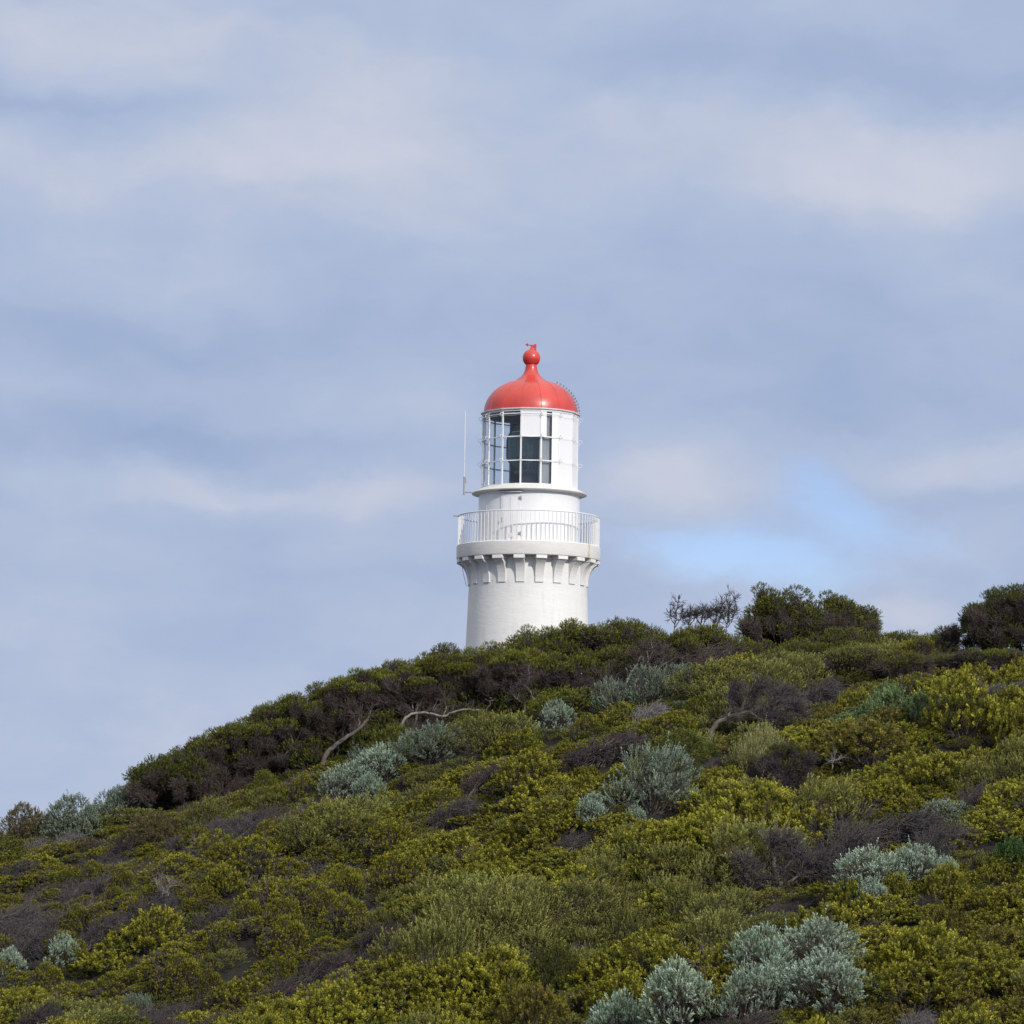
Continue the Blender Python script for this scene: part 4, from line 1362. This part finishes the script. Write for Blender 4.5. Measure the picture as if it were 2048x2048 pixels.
# ------------------------------------------------------------------ the scrub cover between them
ZONES = [  # u, v, ru, rv, kind, weight
    (1750, 1540, 380, 75, 'yellow', 5), (1250, 1680, 320, 55, 'yellow', 5), (960, 1545, 160, 45, 'yellow', 3), (780, 1990, 380, 65, 'yellow', 6), (1850, 1900, 320, 160, 'yellow', 5), (1950, 1450, 170, 80, 'leafy', 2.5), (1500, 1820, 150, 50, 'yellow', 3),
    (1650, 1450, 220, 60, 'brown', 2.2), (1950, 1960, 160, 90, 'brown', 1.2), (90, 1700, 90, 30, 'yellow', 2.5), (300, 1850, 130, 40, 'yellow', 2.5), (870, 1740, 130, 60, 'yellow', 2), (560, 2010, 120, 60, 'yellow', 3), (1350, 1620, 200, 40, 'yellow', 3),
    (1250, 1780, 300, 75, 'olive', 6), (950, 1830, 150, 60, 'olive', 4), (290, 1610, 260, 42, 'olive', 4), (900, 1470, 160, 40, 'olive', 4), (740, 1640, 150, 55, 'olive', 3), (1080, 1940, 120, 60, 'olive', 2), (1000, 1890, 120, 40, 'olive', 3), (120, 1990, 150, 60, 'olive', 2), (1620, 1340, 220, 40, 'olive', 4), (1280, 1480, 160, 40, 'olive', 2),
    (250, 1750, 300, 95, 'cushion', 3.2), (600, 1830, 200, 80, 'cushion', 3), (170, 1960, 260, 90, 'cushion', 3), (470, 1620, 170, 50, 'cushion', 3), (1280, 1900, 150, 50, 'cushion', 1.5), (700, 1600, 200, 40, 'cushion', 1.5), (1100, 1500, 120, 50, 'cushion', 1.5),
    (320, 1720, 330, 90, 'greydead', 4), (620, 1900, 170, 70, 'darkdead', 3.2), (1780, 1640, 220, 40, 'greydead', 3), (430, 1960, 200, 60, 'darkdead', 1.8), (980, 1520, 80, 40, 'darkdead', 2), (1180, 1460, 110, 40, 'darkdead', 3), (1500, 2030, 130, 40, 'darkdead', 2.5), (1980, 1340, 120, 70, 'greydead', 2.5), (150, 1650, 100, 30, 'russet', 1.5),
    (1330, 1370, 140, 30, 'greygreen', 1.5), (800, 1480, 80, 30, 'greygreen', 1.0), (1650, 1300, 300, 30, 'dense', 3), (900, 1420, 400, 30, 'dense', 1.0), (1780, 1400, 90, 30, 'sea', 2), (350, 2020, 200, 50, 'dense', 1.2)]
BASE = dict(yellow=.40, olive=.34, cushion=.30, greydead=.17, darkdead=.14, brown=.10, dense=.10, leafy=.10, greyleaf=.05, sea=.02)
rng = np.random.default_rng(77)
pts = []
for y in np.arange(40, 82, .62):
    half = y * .1763 + 3.2
    for x in np.arange(-half, half, .70):
        pts.append((x + rng.uniform(-.36, .36), y + rng.uniform(-.33, .33)))
pts = np.array(pts)
g_ = ground(pts[:, 0], pts[:, 1])
P3 = np.stack([pts[:, 0], pts[:, 1], g_ + .5], 1)
pu, pv = proj(P3)
tk = np.array(taken)
OPEN = [(f0[0] + .45, Y0, .8, 2.6), (f1[0], Y1, 1.0, 2.2)]      # low growth in front of the two bare trees
cover = []
for i in range(len(pts)):
    x, y = pts[i]
    u, v = pu[i], pv[i]
    if v > 2330 or y > 79:
        continue
    dd = np.hypot(tk[:, 0] - x, tk[:, 1] - y) - tk[:, 2] * .78
    near = dd.min()
    if near < -.10:
        continue
    front = np.any((np.abs(tk[:, 0] - x * tk[:, 1] / y) < tk[:, 2] * .8 + .1) & (tk[:, 1] > y) & (tk[:, 1] - y < tk[:, 2] + 1.5))
    wts = dict(BASE)
    for (zu, zv, ru, rv, kd, wt) in ZONES:
        # zones follow the slope: rising to the right
        dv = (v - zv) + .25 * (u - zu)
        e = ((u - zu) / ru) ** 2 + (dv / (rv * 1.15)) ** 2
        if e < 5:
            wts[kd] = wts.get(kd, 0) + wt * math.exp(-e)
    back = v < 1600 and u < 1420 and y > 72.7
    if back:
        wts = dict(browndead=3, dense=.6)
    xr, yr = x * .80 + y * .60, y * .80 - x * .60
    d1 = float(vnoise(np.array(xr / 7.0), np.array(yr / 1.25), 21))
    d2 = float(vnoise(np.array(xr / 6.0), np.array(yr / 1.4), 33))
    for kk in wts:
        if 'dead' in kk:
            wts[kk] *= .30 + 12.0 * max(0, .60 - d1) ** 1.5
        elif kk in ('yellow', 'leafy', 'cushion'):
            wts[kk] *= .45 + 1.1 * d1
        else:
            wts[kk] *= .5 + d2
    ks = list(wts)
    pw = np.array([wts[k] for k in ks]) ** 1.5
    kd = ks[rng.choice(len(ks), p=pw / pw.sum())]
    s = rng.uniform(.58, 1.12) * (.94 if kd != 'olive' else 1.05)
    sz = s * rng.uniform(.70, 1.25) * (.60 + .75 * d2)
    if front or near < .45:
        s, sz = s * .8, sz * .58
    for (ox, oy, ow, od) in OPEN:
        if abs(ox - x * oy / y) < ow and 0 < oy - y < od:
            s, sz = s * .8, min(sz, s) * .42
    if near < .12:
        s, sz = s * .75, sz * .8
    if 'dead' in kd:
        sz = max(sz, .85 * s + .1)
    if back:
        s, sz = rng.uniform(1.0, 1.4), rng.uniform(1.2, 1.7)
    elif y > 72.5:
        sz *= .8
    cover.append((x, y, g_[i] - .06, kd, int(rng.integers(NV)), s, sz, rng.normal(.60, .22), rng.uniform(1.1, 1.6)))

# low cushions and twigs wherever bare ground is left
cx = np.array([[c[0], c[1], c[5]] for c in cover])
for y in np.arange(42, 76, .4):
    half = y * .1763 + 2.5
    for x in np.arange(-half, half, .4):
        px, py = x + rng.uniform(-.15, .15), y + rng.uniform(-.15, .15)
        if (np.hypot(cx[:, 0] - px, cx[:, 1] - py) - .42 * cx[:, 2]).min() < .16 or (np.hypot(tk[:, 0] - px, tk[:, 1] - py) - tk[:, 2] * .75).min() < -.12:
            continue
        kd = ('cushion', 'greydead', 'olive', 'yellow', 'dense')[rng.integers(5)]
        s = rng.uniform(.45, .7)
        cover.append((px, py, float(ground(px, py)) - .06, kd, int(rng.integers(NV)), s, s * .7, rng.normal(.42, .3), 1.2))
        cx = np.vstack([cx, [px, py, s]])

# every variant the cover uses needs a source plant; use the ones standing on the slope
for c in range(len(cover)):
    kd, k = cover[c][3], cover[c][4]
    n = [q_[1] for q_ in first_of if q_[0] == kd]
    cover[c] = cover[c][:4] + (n[k % len(n)],) + cover[c][5:]
used = sorted({(c[3], c[4]) for c in cover})
me = bpy.data.meshes.new('coastal_scrub')
me.vertices.add(len(cover))
me.vertices.foreach_set('co', np.array([c[:3] for c in cover], np.float32).ravel())
for nm, ty, vals in (('pick', 'INT', [used.index((c[3], c[4])) for c in cover]), ('turn', 'FLOAT_VECTOR', [(float(a), float(b), c[7]) for c, a, b in zip(cover, rng.normal(0, .09, len(cover)), rng.normal(0, .09, len(cover)))]), ('size', 'FLOAT_VECTOR', [(c[5] * c[8], c[5] * .92, c[6]) for c in cover])):
    a = me.attributes.new(nm, ty, 'POINT')
    a.data.foreach_set('vector' if ty == 'FLOAT_VECTOR' else 'value', np.array(vals).ravel())
scrub = link(bpy.data.objects.new('coastal_scrub', me))
scrub['kind'] = 'stuff'
scrub['label'] = 'dense low cover of yellow-green and olive coastal scrub over the hillside'
ng = bpy.data.node_groups.new('scrub_cover', 'GeometryNodeTree')
ng.interface.new_socket('Geometry', in_out='INPUT', socket_type='NodeSocketGeometry')
ng.interface.new_socket('Geometry', in_out='OUTPUT', socket_type='NodeSocketGeometry')
gi, go = ng.nodes.new('NodeGroupInput'), ng.nodes.new('NodeGroupOutput')


def named(nm, ty):
    n = ng.nodes.new('GeometryNodeInputNamedAttribute')
    n.data_type = ty
    n.inputs['Name'].default_value = nm
    return [s for s in n.outputs if s.enabled and s.name == 'Attribute'][0]


pick, turn, size = named('pick', 'INT'), named('turn', 'FLOAT_VECTOR'), named('size', 'FLOAT_VECTOR')
e2r = ng.nodes.new('FunctionNodeEulerToRotation')
ng.links.new(turn, e2r.inputs[0])
jn = ng.nodes.new('GeometryNodeJoinGeometry')
for i, key in enumerate(used):
    cmpn = ng.nodes.new('FunctionNodeCompare')
    cmpn.data_type, cmpn.operation = 'INT', 'EQUAL'
    ins = [s for s in cmpn.inputs if s.enabled]
    ng.links.new(pick, ins[0])
    ins[1].default_value = i
    j2 = ng.nodes.new('GeometryNodeJoinGeometry')
    for ch in first_of[key]:
        oi = ng.nodes.new('GeometryNodeObjectInfo')
        oi.transform_space = 'ORIGINAL'
        oi.inputs['Object'].default_value = ch
        ng.links.new(oi.outputs['Geometry'], j2.inputs[0])
    iop = ng.nodes.new('GeometryNodeInstanceOnPoints')
    ng.links.new(gi.outputs[0], iop.inputs['Points'])
    ng.links.new(cmpn.outputs[0], iop.inputs['Selection'])
    ng.links.new(j2.outputs[0], iop.inputs['Instance'])
    ng.links.new(e2r.outputs[0], iop.inputs['Rotation'])
    ng.links.new(size, iop.inputs['Scale'])
    ng.links.new(iop.outputs[0], jn.inputs[0])
ng.links.new(jn.outputs[0], go.inputs[0])
md = scrub.modifiers.new('scrub_cover', 'NODES')
md.node_group = ng
print('cover', len(cover), 'protos', len(used), 'features', len(taken))
